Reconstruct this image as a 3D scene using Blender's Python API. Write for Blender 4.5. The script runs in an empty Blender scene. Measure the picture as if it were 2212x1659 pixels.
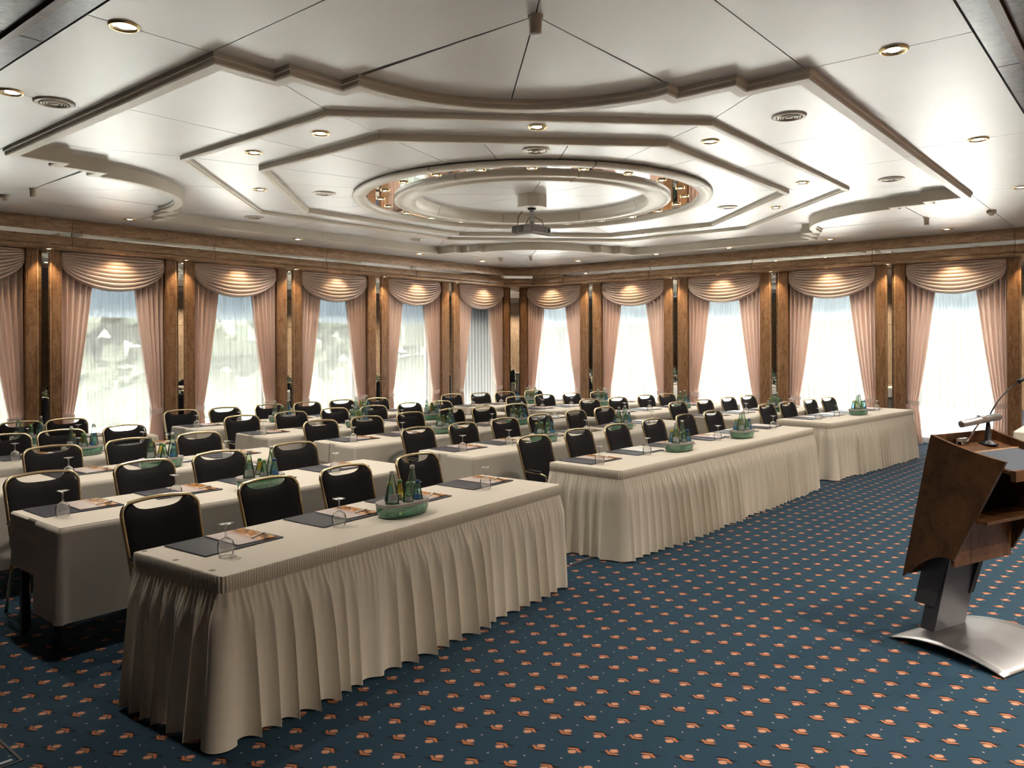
import bpy, bmesh, math, random
from mathutils import Matrix, Vector
PI = math.pi
rnd = random.Random(7)
sc = bpy.context.scene
COL = sc.collection

# ------------------------------------------------------------------ camera
CAM_H = 1.78
F_PX, W_PX, H_PX, HORIZON = 1694.0, 2212.0, 1659.0, 743.5
YAW, ROLL = math.radians(39.8), math.radians(-0.2)
cd = bpy.data.cameras.new('camera'); cam = bpy.data.objects.new('camera', cd); COL.objects.link(cam)
cd.sensor_width = 36.0; cd.lens = F_PX / W_PX * 36.0
cd.shift_y = -(H_PX / 2 - HORIZON) / W_PX
cd.clip_start = 0.05; cd.clip_end = 300
_f = Vector((math.cos(YAW), math.sin(YAW), 0)); _r = Vector((math.sin(YAW), -math.cos(YAW), 0)); _u = Vector((0, 0, 1))
_cr = _r * math.cos(ROLL) + _u * math.sin(ROLL); _cu = _u * math.cos(ROLL) - _r * math.sin(ROLL)
m = Matrix.Identity(4)
for i in range(3):
    m[i][0] = _cr[i]; m[i][1] = _cu[i]; m[i][2] = -_f[i]
m[0][3], m[1][3], m[2][3] = 0, 0, CAM_H
cam.matrix_world = m
sc.camera = cam

# ------------------------------------------------------------------ world, sun, exposure
WORLD_STRENGTH = 2.6
SUN_STRENGTH = 56.0
w = bpy.data.worlds.new('daylight'); sc.world = w; w.use_nodes = True
bg = w.node_tree.nodes['Background']; bg.inputs[0].default_value = (0.84, 0.92, 1.0, 1); bg.inputs[1].default_value = WORLD_STRENGTH
sd = bpy.data.lights.new('sun', 'SUN'); sd.energy = SUN_STRENGTH; sd.angle = math.radians(1.2); sd.color = (1.0, 0.97, 0.92)
sun = bpy.data.objects.new('sun', sd); COL.objects.link(sun)
sun.rotation_euler = Vector((-0.62, 0.03, -0.77)).to_track_quat('-Z', 'Y').to_euler()
sc.view_settings.view_transform = 'Standard'; sc.view_settings.look = 'None'
sc.view_settings.exposure = 1.1; sc.view_settings.gamma = 1.0; sc.view_settings.use_curve_mapping = False
cy_ = sc.cycles
cy_.max_bounces = 9; cy_.diffuse_bounces = 5; cy_.glossy_bounces = 5; cy_.transmission_bounces = 6; cy_.transparent_max_bounces = 24
cy_.caustics_reflective = False; cy_.caustics_refractive = False; cy_.sample_clamp_indirect = 60.0
cy_.use_denoising = True

DOWNLIGHT_W = 60.0      # watts of each ceiling downlight
FILL_W = 210.0  # watts of each added, unseen fill downlight over the viewer
SOFFIT_W = 16.0        # watts of each spot in the cornice soffit
WARM = (1.0, 0.70, 0.40)
LAMP_WHITE = (1.0, 0.90, 0.77)

# ------------------------------------------------------------------ room numbers
LW = 12.40   # pilaster face of the left-hand window wall (y)
RW = 15.02   # pilaster face of the right-hand window wall (x)
CX, CY = 8.06, 6.37
Z_OUT, Z_IN, Z_DISC = 3.60, 3.67, 3.73
Z_SOFFIT = 3.17
BAYS_L = [(2.56, 4.126), (4.60, 6.149), (6.648, 8.224), (8.761, 10.33), (10.885, 12.446), (13.026, 14.60)]
BAYS_R = [(10.455, 12.055), (8.272, 9.874), (6.146, 7.716), (4.01, 5.591), (1.986, 3.512)]

# ------------------------------------------------------------------ helpers
def new_mesh(name, v, f, mat=None, smooth=False, mats=None, fm=None):
    me = bpy.data.meshes.new(name); me.from_pydata([tuple(p) for p in v], [], f); me.update()
    for mt in (mats or ([mat] if mat else [])): me.materials.append(mt)
    if fm: me.polygons.foreach_set('material_index', fm)
    if smooth: me.polygons.foreach_set('use_smooth', [True] * len(me.polygons))
    return me

def link(name, me, parent=None, loc=None, rz=0.0):
    o = bpy.data.objects.new(name, me); COL.objects.link(o)
    if parent is not None: o.parent = parent
    if loc is not None: o.location = loc
    if rz: o.rotation_euler = (0, 0, rz)
    return o

def mk(name, vf, mat, parent=None, smooth=False, loc=None, rz=0.0):
    return link(name, new_mesh(name, vf[0], vf[1], mat, smooth), parent, loc, rz)

def empty(name, loc=(0, 0, 0), rz=0.0):
    o = bpy.data.objects.new(name, None); COL.objects.link(o); o.location = loc; o.rotation_euler = (0, 0, rz); o.empty_display_size = 0.1
    return o

def tag(o, label, cat, group=None, kind=None):
    o['label'] = label; o['category'] = cat
    if group: o['group'] = group
    if kind: o['kind'] = kind
    return o

def struct(o, label=None, cat=None):
    o['kind'] = 'structure'
    if label: o['label'] = label
    if cat: o['category'] = cat
    return o

def join(*vfs):
    V, Fc = [], []
    for v, f in vfs:
        n = len(V); V += list(v); Fc += [tuple(i + n for i in q) for q in f]
    return V, Fc

def xf(vf, M):
    return [M @ Vector(p) for p in vf[0]], vf[1]

def box(x0, x1, y0, y1, z0, z1, b=0.0):
    if b <= 0:
        v = [(x0, y0, z0), (x1, y0, z0), (x1, y1, z0), (x0, y1, z0), (x0, y0, z1), (x1, y0, z1), (x1, y1, z1), (x0, y1, z1)]
        return v, [(3, 2, 1, 0), (4, 5, 6, 7), (0, 1, 5, 4), (1, 2, 6, 5), (2, 3, 7, 6), (3, 0, 4, 7)]
    bm = bmesh.new(); bmesh.ops.create_cube(bm, size=1.0)
    for q in bm.verts: q.co = Vector(((x0 + x1) / 2 + q.co.x * (x1 - x0), (y0 + y1) / 2 + q.co.y * (y1 - y0), (z0 + z1) / 2 + q.co.z * (z1 - z0)))
    bmesh.ops.bevel(bm, geom=bm.edges[:], offset=b, segments=1, affect='EDGES')
    bm.verts.index_update()
    r = ([q.co.copy() for q in bm.verts], [tuple(q.index for q in f.verts) for f in bm.faces]); bm.free()
    return r

def prism(poly, z0, z1):
    n = len(poly)
    v = [(p[0], p[1], z0) for p in poly] + [(p[0], p[1], z1) for p in poly]
    f = [tuple(range(n - 1, -1, -1)), tuple(range(n, 2 * n))] + [(i, (i + 1) % n, n + (i + 1) % n, n + i) for i in range(n)]
    return v, f

def grid(fn, nu, nv, close_u=False):
    v = [fn(i / nu, j / nv) for j in range(nv + 1) for i in range(nu + 1)]
    f = [(j * (nu + 1) + i, j * (nu + 1) + i + 1, (j + 1) * (nu + 1) + i + 1, (j + 1) * (nu + 1) + i) for j in range(nv) for i in range(nu)]
    return v, f

def lathe(prof, n=24, a0=0.0, a1=2 * PI, c=(0, 0)):
    full = abs(a1 - a0 - 2 * PI) < 1e-6
    m_ = n if full else n + 1
    v, f = [], []
    for k in range(m_):
        a = a0 + (a1 - a0) * k / n
        for r, z in prof: v.append((c[0] + r * math.cos(a), c[1] + r * math.sin(a), z))
    p = len(prof)
    for k in range(n):
        k2 = (k + 1) % m_
        for i in range(p - 1): f.append((k * p + i, k2 * p + i, k2 * p + i + 1, k * p + i + 1))
    return v, f

def tube(path, r, n=8, closed=False, cap=True):
    P = [Vector(p) for p in path]; N = len(P); v, f = [], []
    up = None
    for i, p in enumerate(P):
        a = P[(i - 1) % N] if (closed or i > 0) else p
        b = P[(i + 1) % N] if (closed or i < N - 1) else p
        t = (b - a).normalized()
        if up is None:
            up = Vector((0, 0, 1)) if abs(t.z) < 0.9 else Vector((1, 0, 0))
        s = t.cross(up); s = s.normalized() if s.length > 1e-6 else t.orthogonal().normalized(); up = s.cross(t).normalized()
        rr = r[i] if isinstance(r, (list, tuple)) else r
        for k in range(n):
            an = 2 * PI * k / n; v.append(p + (s * math.cos(an) + up * math.sin(an)) * rr)
    M = N if closed else N - 1
    for i in range(M):
        i2 = (i + 1) % N
        for k in range(n): f.append((i * n + k, i * n + (k + 1) % n, i2 * n + (k + 1) % n, i2 * n + k))
    if cap and not closed:
        f.append(tuple(range(n - 1, -1, -1))); f.append(tuple((N - 1) * n + k for k in range(n)))
    return v, f

def area2(poly): return sum(poly[i][0] * poly[(i + 1) % len(poly)][1] - poly[(i + 1) % len(poly)][0] * poly[i][1] for i in range(len(poly)))

def ccw(poly):
    out = []
    for p in poly:
        if not out or (abs(p[0] - out[-1][0]) + abs(p[1] - out[-1][1])) > 1e-4: out.append(p)
    if (abs(out[0][0] - out[-1][0]) + abs(out[0][1] - out[-1][1])) < 1e-4: out.pop()
    return out if area2(out) > 0 else out[::-1]

def offset_poly(poly, d):      # positive d = inwards, poly counter-clockwise
    n = len(poly); out = []
    for i in range(n):
        a, b, c = Vector(poly[i - 1][:2]), Vector(poly[i][:2]), Vector(poly[(i + 1) % n][:2])
        d1 = (b - a).normalized(); d2 = (c - b).normalized()
        n1 = Vector((-d1.y, d1.x)); n2 = Vector((-d2.y, d2.x)); k = 1 + n1.dot(n2)
        q = b + (n1 + n2) * (d / max(k, 0.25)); out.append((q.x, q.y))
    return out

def copy_tree(o, parent=None):
    c = o.copy(); COL.objects.link(c); c.parent = parent
    for ch in list(o.children): copy_tree(ch, c)
    return c

def hide_proto(o):            # a prototype is removed once all its copies are made
    for ch in list(o.children): hide_proto(ch)
    bpy.data.objects.remove(o)

# ------------------------------------------------------------------ materials
def mat(name):
    m = bpy.data.materials.new(name); m.use_nodes = True; nt = m.node_tree
    return m, nt, nt.nodes, nt.links, nt.nodes['Principled BSDF']

def simple(name, col, rough=0.5, metal=0.0, spec=0.5, sheen=0.0, noise=None, bump=None, coat=0.0):
    m, nt, N, L, p = mat(name)
    p.inputs['Base Color'].default_value = (*col, 1); p.inputs['Roughness'].default_value = rough
    p.inputs['Metallic'].default_value = metal; p.inputs['Specular IOR Level'].default_value = spec
    p.inputs['Sheen Weight'].default_value = sheen; p.inputs['Coat Weight'].default_value = coat
    if noise:
        sc_, amt = noise
        tc = N.new('ShaderNodeTexCoord'); t = N.new('ShaderNodeTexNoise'); t.inputs['Scale'].default_value = sc_; t.inputs['Detail'].default_value = 4
        L.new(tc.outputs['Object'], t.inputs['Vector'])
        r = N.new('ShaderNodeMapRange'); r.inputs[3].default_value = 1 - amt; r.inputs[4].default_value = 1 + amt; L.new(t.outputs[0], r.inputs[0])
        mx = N.new('ShaderNodeVectorMath'); mx.operation = 'SCALE'; mx.inputs[0].default_value = col; L.new(r.outputs[0], mx.inputs['Scale'])
        L.new(mx.outputs[0], p.inputs['Base Color'])
    if bump:
        bs, bd, vec = bump
        tc = N.new('ShaderNodeTexCoord'); mp = N.new('ShaderNodeMapping'); mp.inputs['Scale'].default_value = vec
        t = N.new('ShaderNodeTexNoise'); t.inputs['Scale'].default_value = bs; t.inputs['Detail'].default_value = 3
        b = N.new('ShaderNodeBump'); b.inputs['Strength'].default_value = bd; b.inputs['Distance'].default_value = 0.01
        L.new(tc.outputs['Object'], mp.inputs[0]); L.new(mp.outputs[0], t.inputs['Vector']); L.new(t.outputs[0], b.inputs['Height']); L.new(b.outputs[0], p.inputs['Normal'])
    return m

def wood(name, dark, mid, light, rough=0.32, scale=(6, 6, 1.2), burl=3.0, spec=0.4):
    m, nt, N, L, p = mat(name)
    tc = N.new('ShaderNodeTexCoord'); mp = N.new('ShaderNodeMapping'); mp.inputs['Scale'].default_value = scale
    L.new(tc.outputs['Object'], mp.inputs[0])
    n1 = N.new('ShaderNodeTexNoise'); n1.inputs['Scale'].default_value = burl; n1.inputs['Detail'].default_value = 8; n1.inputs['Distortion'].default_value = 1.2
    L.new(mp.outputs[0], n1.inputs['Vector'])
    cr = N.new('ShaderNodeValToRGB'); e = cr.color_ramp.elements
    e[0].position = 0.28; e[0].color = (*dark, 1); e[1].position = 0.72; e[1].color = (*light, 1)
    k = e.new(0.5); k.color = (*mid, 1); L.new(n1.outputs[0], cr.inputs[0])
    n2 = N.new('ShaderNodeTexNoise'); n2.inputs['Scale'].default_value = 26; n2.inputs['Detail'].default_value = 5; L.new(tc.outputs['Object'], n2.inputs['Vector'])
    c2 = N.new('ShaderNodeValToRGB'); q = c2.color_ramp.elements; q[0].position = 0.30; q[0].color = (0.45, 0.38, 0.32, 1); q[1].position = 0.42; q[1].color = (1, 1, 1, 1)
    L.new(n2.outputs[0], c2.inputs[0])
    mx = N.new('ShaderNodeMix'); mx.data_type = 'RGBA'; mx.blend_type = 'MULTIPLY'; mx.inputs[0].default_value = 0.8
    L.new(cr.outputs[0], mx.inputs[6]); L.new(c2.outputs[0], mx.inputs[7]); L.new(mx.outputs[2], p.inputs['Base Color'])
    p.inputs['Roughness'].default_value = rough; p.inputs['Specular IOR Level'].default_value = spec
    return m

def thin_glass(name, tint, rough=0.02, extra=0.0, body=None, refl=1.0, ior=1.4):
    """a clear shell: see-through with the tint, mirror-like at grazing angles; body adds diffuse translucency"""
    m = bpy.data.materials.new(name); m.use_nodes = True; nt = m.node_tree; N = nt.nodes; L = nt.links; N.clear()
    out = N.new('ShaderNodeOutputMaterial'); tr = N.new('ShaderNodeBsdfTransparent'); tr.inputs[0].default_value = (*tint, 1)
    gl = N.new('ShaderNodeBsdfGlossy'); gl.inputs['Roughness'].default_value = rough; gl.inputs['Color'].default_value = (refl, refl, refl, 1)
    fr = N.new('ShaderNodeFresnel'); fr.inputs['IOR'].default_value = ior
    ad = N.new('ShaderNodeMath'); ad.operation = 'ADD'; ad.use_clamp = True; ad.inputs[1].default_value = extra; L.new(fr.outputs[0], ad.inputs[0])
    base = tr.outputs[0]
    if body:
        amt, colr = body
        tl = N.new('ShaderNodeBsdfTranslucent'); tl.inputs[0].default_value = (*colr, 1)
        df = N.new('ShaderNodeBsdfDiffuse'); df.inputs[0].default_value = (*colr, 1)
        m2 = N.new('ShaderNodeMixShader'); m2.inputs[0].default_value = 0.4; L.new(tl.outputs[0], m2.inputs[1]); L.new(df.outputs[0], m2.inputs[2])
        m1 = N.new('ShaderNodeMixShader'); m1.inputs[0].default_value = amt; L.new(tr.outputs[0], m1.inputs[1]); L.new(m2.outputs[0], m1.inputs[2]); base = m1.outputs[0]
    mx = N.new('ShaderNodeMixShader'); L.new(ad.outputs[0], mx.inputs[0]); L.new(base, mx.inputs[1]); L.new(gl.outputs[0], mx.inputs[2])
    L.new(mx.outputs[0], out.inputs[0])
    return m

def emit(name, col, s):
    m = bpy.data.materials.new(name); m.use_nodes = True; N = m.node_tree.nodes; N.clear()
    o = N.new('ShaderNodeOutputMaterial'); e = N.new('ShaderNodeEmission'); e.inputs[0].default_value = (*col, 1); e.inputs[1].default_value = s
    m.node_tree.links.new(e.outputs[0], o.inputs[0]); return m

def fabric(name, col, trans=0.15, rough=0.75, sheen=0.3, weave=None):
    """cloth: diffuse with a little light coming through"""
    m, nt, N, L, p = mat(name)
    p.inputs['Base Color'].default_value = (*col, 1); p.inputs['Roughness'].default_value = rough; p.inputs['Sheen Weight'].default_value = sheen
    p.inputs['Specular IOR Level'].default_value = 0.25
    if weave:
        tc = N.new('ShaderNodeTexCoord'); t = N.new('ShaderNodeTexNoise'); t.inputs['Scale'].default_value = weave; t.inputs['Detail'].default_value = 2
        b = N.new('ShaderNodeBump'); b.inputs['Strength'].default_value = 0.12; b.inputs['Distance'].default_value = 0.004
        L.new(tc.outputs['Object'], t.inputs['Vector']); L.new(t.outputs[0], b.inputs['Height']); L.new(b.outputs[0], p.inputs['Normal'])
    if trans:
        tl = N.new('ShaderNodeBsdfTranslucent'); tl.inputs[0].default_value = (*col, 1)
        mx = N.new('ShaderNodeMixShader'); mx.inputs[0].default_value = trans
        L.new(p.outputs[0], mx.inputs[1]); L.new(tl.outputs[0], mx.inputs[2]); L.new(mx.outputs[0], N['Material Output'].inputs[0])
    return m

M = {}
M['ceil'] = simple('satin_ceiling_panel', (0.69, 0.68, 0.665), 0.42, 0.40, 0.5, noise=(2.0, 0.05), bump=(30, 0.05, (1, 12, 1)))
M['bead'] = simple('beige_moulding', (0.74, 0.69, 0.60), 0.45, 0.05)
M['gap'] = simple('dark_gap', (0.03, 0.022, 0.015), 0.8)
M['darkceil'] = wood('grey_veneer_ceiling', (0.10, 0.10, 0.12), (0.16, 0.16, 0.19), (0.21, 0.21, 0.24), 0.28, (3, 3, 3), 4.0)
M['wood'] = wood('burl_wood', (0.17, 0.085, 0.038), (0.26, 0.142, 0.070), (0.35, 0.205, 0.11), 0.30)
M['wood_band'] = wood('burl_wood_band', (0.30, 0.18, 0.10), (0.43, 0.275, 0.16), (0.55, 0.37, 0.235), 0.34, (1.2, 1.2, 6))
M['wood_dark'] = wood('dark_wood_panel', (0.07, 0.03, 0.012), (0.12, 0.055, 0.024), (0.17, 0.085, 0.04), 0.3)
M['wood_wall'] = wood('wall_veneer', (0.22, 0.14, 0.08), (0.34, 0.22, 0.13), (0.45, 0.31, 0.19), 0.4)
M['mirror'] = simple('mirror', (0.86, 0.88, 0.87), 0.015, 1.0)
M['brass'] = simple('brass', (0.80, 0.60, 0.28), 0.18, 1.0)
M['gold'] = simple('pale_brass_tube', (0.78, 0.66, 0.42), 0.20, 1.0)
M['chrome'] = simple('chrome', (0.80, 0.80, 0.80), 0.12, 1.0)
M['silver'] = simple('brushed_steel', (0.42, 0.42, 0.43), 0.36, 1.0, bump=(60, 0.05, (1, 14, 1)))
M['vent'] = simple('vent_metal', (0.42, 0.38, 0.32), 0.3, 0.7)
M['wall'] = simple('wall_paint', (0.45, 0.36, 0.27), 0.7)
M['cloth'] = fabric('cream_tablecloth', (0.72, 0.665, 0.575), 0.06, 0.7, 0.15, 300)
M['skirt'] = fabric('cream_table_skirt', (0.76, 0.705, 0.60), 0.12, 0.42, 0.25, 260)
M['drape'] = fabric('rose_beige_drape', (0.77, 0.61, 0.53), 0.14, 0.45, 0.3, 200)
M['swag'] = fabric('rose_beige_swag', (0.79, 0.63, 0.55), 0.05, 0.40, 0.3, 200)
M['tieback'] = fabric('pale_tieback', (0.72, 0.58, 0.52), 0.1, 0.5, 0.4)
M['black'] = simple('black_metal', (0.012, 0.012, 0.014), 0.4, 0.3)
M['plastic'] = simple('dark_plastic', (0.03, 0.03, 0.033), 0.4)
M['beige_plastic'] = simple('beige_plastic', (0.60, 0.54, 0.43), 0.45)
M['white'] = simple('white_enamel', (0.75, 0.75, 0.74), 0.4)
M['upholstery'] = simple('black_upholstery', (0.012, 0.0105, 0.012), 0.8, 0, 0.15, 0.04, bump=(420, 0.5, (1, 1, 1)))
M['pad'] = simple('navy_leatherette', (0.035, 0.042, 0.062), 0.34, 0, 0.5, bump=(300, 0.1, (1, 1, 1)))
M['lamp'] = emit('lit_lamp', (1.0, 0.86, 0.66), 14.0)
M['led'] = emit('lit_spot', (1.0, 0.78, 0.45), 30.0)
M['reflector'] = simple('lamp_reflector', (0.85, 0.80, 0.72), 0.18, 0.9)
M['goblet'] = thin_glass('goblet_glass', (0.99, 0.995, 0.995), 0.01, 0.12, (0.08, (0.97, 0.98, 0.98)), ior=1.18)
M['pane'] = thin_glass('window_pane', (0.96, 0.98, 0.97), 0.0, 0.0, refl=0.6)
M['bottle_green'] = thin_glass('green_bottle_glass', (0.66, 0.86, 0.70), 0.03, 0.04, (0.16, (0.30, 0.55, 0.36)))
M['bottle_blue'] = thin_glass('blue_bottle_glass', (0.60, 0.84, 0.86), 0.03, 0.04, (0.16, (0.25, 0.50, 0.50)))
M['bottle_clear'] = thin_glass('pale_green_bottle_glass', (0.80, 0.92, 0.83), 0.03, 0.04, (0.12, (0.42, 0.60, 0.46)))
M['bottle_yellow'] = thin_glass('yellow_juice_bottle', (0.88, 0.82, 0.34), 0.03, 0.04, (0.2, (0.60, 0.52, 0.12)))
M['caddy'] = thin_glass('green_acrylic', (0.55, 0.97, 0.78), 0.05, 0.07, (0.30, (0.34, 0.98, 0.66)))
M['grey_lid'] = simple('grey_plastic_lid', (0.36, 0.34, 0.32), 0.55)
M['label'] = simple('grey_paper_label', (0.30, 0.33, 0.32), 0.6)
M['label_blue'] = simple('blue_paper_label', (0.05, 0.17, 0.36), 0.6)
for c_, col_ in dict(silver=(0.5, 0.48, 0.46), green=(0.10, 0.22, 0.08), blue=(0.03, 0.08, 0.20), yellow=(0.42, 0.34, 0.04)).items():
    M['cap_' + c_] = simple(c_ + '_cap', col_, 0.4, 0.4)
M['pen'] = simple('white_pen', (0.75, 0.74, 0.72), 0.35)
M['white_frame'] = simple('white_window_frame', (0.70, 0.70, 0.69), 0.4)
M['shade'] = fabric('grey_roller_blind', (0.55, 0.60, 0.64), 0.5, 0.7, 0.0)
M['trunk'] = simple('tree_bark', (0.16, 0.12, 0.09), 0.9)
M['leaf'] = simple('tree_leaves', (0.07, 0.08, 0.06), 0.9, 0, 0.1)
M['terrace'] = simple('pale_terrace', (0.80, 0.79, 0.77), 0.8)
M['projector'] = simple('grey_projector_shell', (0.33, 0.31, 0.32), 0.45)
M['projector_pale'] = simple('pale_projector_base', (0.62, 0.58, 0.56), 0.4)

def sheer_material():
    m = bpy.data.materials.new('white_sheer'); m.use_nodes = True; N = m.node_tree.nodes; L = m.node_tree.links; N.clear()
    out = N.new('ShaderNodeOutputMaterial'); tr = N.new('ShaderNodeBsdfTransparent'); tr.inputs[0].default_value = (0.95, 0.96, 0.97, 1)
    tl = N.new('ShaderNodeBsdfTranslucent'); tl.inputs[0].default_value = (0.93, 0.93, 0.93, 1)
    df = N.new('ShaderNodeBsdfDiffuse'); df.inputs[0].default_value = (0.85, 0.85, 0.85, 1)
    a = N.new('ShaderNodeMixShader'); a.inputs[0].default_value = 0.45; L.new(tl.outputs[0], a.inputs[1]); L.new(df.outputs[0], a.inputs[2])
    b = N.new('ShaderNodeMixShader'); b.inputs[0].default_value = 0.36; L.new(tr.outputs[0], b.inputs[1]); L.new(a.outputs[0], b.inputs[2])
    L.new(b.outputs[0], out.inputs[0]); return m
M['sheer'] = sheer_material()

def brochure_material():
    m, nt, N, L, p = mat('printed_brochure')
    tc = N.new('ShaderNodeTexCoord'); n = N.new('ShaderNodeTexNoise'); n.inputs['Scale'].default_value = 14; n.inputs['Detail'].default_value = 5; n.inputs['Distortion'].default_value = 2
    L.new(tc.outputs['Object'], n.inputs['Vector'])
    cr = N.new('ShaderNodeValToRGB'); e = cr.color_ramp.elements; e[0].position = 0.36; e[0].color = (0.06, 0.035, 0.02, 1); e[1].position = 0.66; e[1].color = (0.75, 0.55, 0.38, 1)
    k = e.new(0.52); k.color = (0.55, 0.24, 0.06, 1); L.new(n.outputs[0], cr.inputs[0])
    sx = N.new('ShaderNodeSeparateXYZ'); L.new(tc.outputs['Object'], sx.inputs[0])
    r = N.new('ShaderNodeMapRange'); r.inputs[1].default_value = -0.02; r.inputs[2].default_value = 0.05; L.new(sx.outputs[0], r.inputs[0])
    mx = N.new('ShaderNodeMix'); mx.data_type = 'RGBA'; mx.inputs[6].default_value = (0.62, 0.54, 0.52, 1); L.new(r.outputs[0], mx.inputs[0]); L.new(cr.outputs[0], mx.inputs[7])
    L.new(mx.outputs[2], p.inputs['Base Color']); p.inputs['Roughness'].default_value = 0.25
    return m
M['brochure'] = brochure_material()

def carpet_material():
    m, nt, N, L, p = mat('patterned_carpet')
    def mth(op, a, b=None, clamp=False):
        n = N.new('ShaderNodeMath'); n.operation = op; n.use_clamp = clamp
        for i, q in enumerate((a, b)):
            if q is None: continue
            if isinstance(q, (int, float)): n.inputs[i].default_value = q
            else: L.new(q, n.inputs[i])
        return n.outputs[0]
    tc = N.new('ShaderNodeTexCoord'); mp = N.new('ShaderNodeMapping'); mp.vector_type = 'TEXTURE'
    mp.inputs['Location'].default_value = (2.897, 1.858, 0); mp.inputs['Rotation'].default_value = (0, 0, math.radians(-3.6))
    L.new(tc.outputs['Object'], mp.inputs[0]); s = N.new('ShaderNodeSeparateXYZ'); L.new(mp.outputs[0], s.inputs[0])
    PX, PY = 0.184, 0.262
    def cell(x, per, off):
        return mth('MULTIPLY', mth('SUBTRACT', mth('FRACT', mth('ADD', mth('DIVIDE', x, per), 0.5 + off)), 0.5), per)
    def blob(x, y, cx, cy, rx, ry, ang=0.0, soft=0.35):
        dx = mth('SUBTRACT', x, cx); dy = mth('SUBTRACT', y, cy)
        c, sn = math.cos(ang), math.sin(ang)
        ex = mth('DIVIDE', mth('ADD', mth('MULTIPLY', dx, c), mth('MULTIPLY', dy, sn)), rx)
        ey = mth('DIVIDE', mth('SUBTRACT', mth('MULTIPLY', dy, c), mth('MULTIPLY', dx, sn)), ry)
        ax, ay = mth('ABSOLUTE', ex), mth('ABSOLUTE', ey)
        d = mth('POWER', mth('ADD', mth('POWER', ax, 3.0), mth('POWER', ay, 3.0)), 0.3333)
        return mth('DIVIDE', mth('SUBTRACT', 1.0, d), soft, True)
    col = N.new('ShaderNodeRGB'); col.outputs[0].default_value = (0.0075, 0.029, 0.050, 1); cur = col.outputs[0]
    nz = N.new('ShaderNodeTexNoise'); nz.inputs['Scale'].default_value = 260; L.new(tc.outputs['Object'], nz.inputs['Vector'])
    mr = N.new('ShaderNodeMapRange'); mr.inputs[3].default_value = 0.55; mr.inputs[4].default_value = 1.5; L.new(nz.outputs[0], mr.inputs[0])
    vs = N.new('ShaderNodeVectorMath'); vs.operation = 'SCALE'; L.new(cur, vs.inputs[0]); L.new(mr.outputs[0], vs.inputs['Scale']); cur = vs.outputs[0]
    def over(cur, mask, c):
        n = N.new('ShaderNodeMix'); n.data_type = 'RGBA'; L.new(mask, n.inputs[0]); L.new(cur, n.inputs[6]); n.inputs[7].default_value = (*c, 1); return n.outputs[2]
    K = math.radians(-50)   # the motif's own long axis lies across the lattice
    for off, sg in ((0.0, 1.0), (0.5, -1.0)):
        x = cell(s.outputs[0], PX, off); y = cell(s.outputs[1], PY, off)
        if sg < 0: x = mth('MULTIPLY', x, -1.0); y = mth('MULTIPLY', y, -1.0)
        # local axes: e along the viewer's horizontal (K), g across it
        c, sn = math.cos(K), math.sin(K)
        e = mth('ADD', mth('MULTIPLY', x, c), mth('MULTIPLY', y, sn)); g = mth('SUBTRACT', mth('MULTIPLY', y, c), mth('MULTIPLY', x, sn))
        for (bx, by, rx, ry, an, colr) in (
            (-0.030, 0.000, 0.026, 0.009, -0.2, (0.004, 0.006, 0.009)), (0.004, -0.024, 0.034, 0.009, -0.25, (0.004, 0.006, 0.009)),
            (-0.016, 0.006, 0.008, 0.020, 0.45, (0.34, 0.11, 0.04)), (0.006, -0.012, 0.028, 0.007, -0.12, (0.36, 0.12, 0.045)),
            (0.012, 0.014, 0.021, 0.017, 0.1, (0.44, 0.20, 0.11))):
            cur = over(cur, blob(e, g, bx, by, rx, ry, an), colr)
        xd = cell(s.outputs[0], PX, off + 0.5); yd = cell(s.outputs[1], PY, off)
        cur = over(cur, blob(xd, yd, 0, 0, 0.006, 0.006, 0, 0.5), (0.30, 0.24, 0.22))
    L.new(cur, p.inputs['Base Color']); p.inputs['Roughness'].default_value = 0.85; p.inputs['Sheen Weight'].default_value = 0.5; p.inputs['Sheen Roughness'].default_value = 0.24
    p.inputs['Sheen Tint'].default_value = (0.22, 0.55, 1.0, 1); p.inputs['Specular IOR Level'].default_value = 0.25
    wv = N.new('ShaderNodeTexWave'); wv.inputs['Scale'].default_value = 70; wv.inputs['Distortion'].default_value = 0.5
    L.new(tc.outputs['Object'], wv.inputs['Vector'])
    b = N.new('ShaderNodeBump'); b.inputs['Strength'].default_value = 0.25; b.inputs['Distance'].default_value = 0.004; L.new(wv.outputs[0], b.inputs['Height']); L.new(b.outputs[0], p.inputs['Normal'])
    return m
M['carpet'] = carpet_material()

# ================================================================== THE SETTING
X0, Y0 = -2.6, -2.9
struct(mk('floor', box(X0, RW + 0.52, Y0, LW + 0.52, -0.1, 0.0), M['carpet']), 'dark blue carpet with a woven peach flower motif', 'carpet')
# solid walls behind the camera
struct(mk('wall_back', box(X0, RW + 0.5, Y0 - 0.15, Y0, 0, 3.8), M['wood_wall']), 'wood panelled wall on the speaker side', 'wall')
struct(mk('wall_near', box(X0 - 0.15, X0, Y0, LW + 0.5, 0, 3.8), M['wood_wall']), 'wood panelled wall behind the viewer', 'wall')

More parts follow.
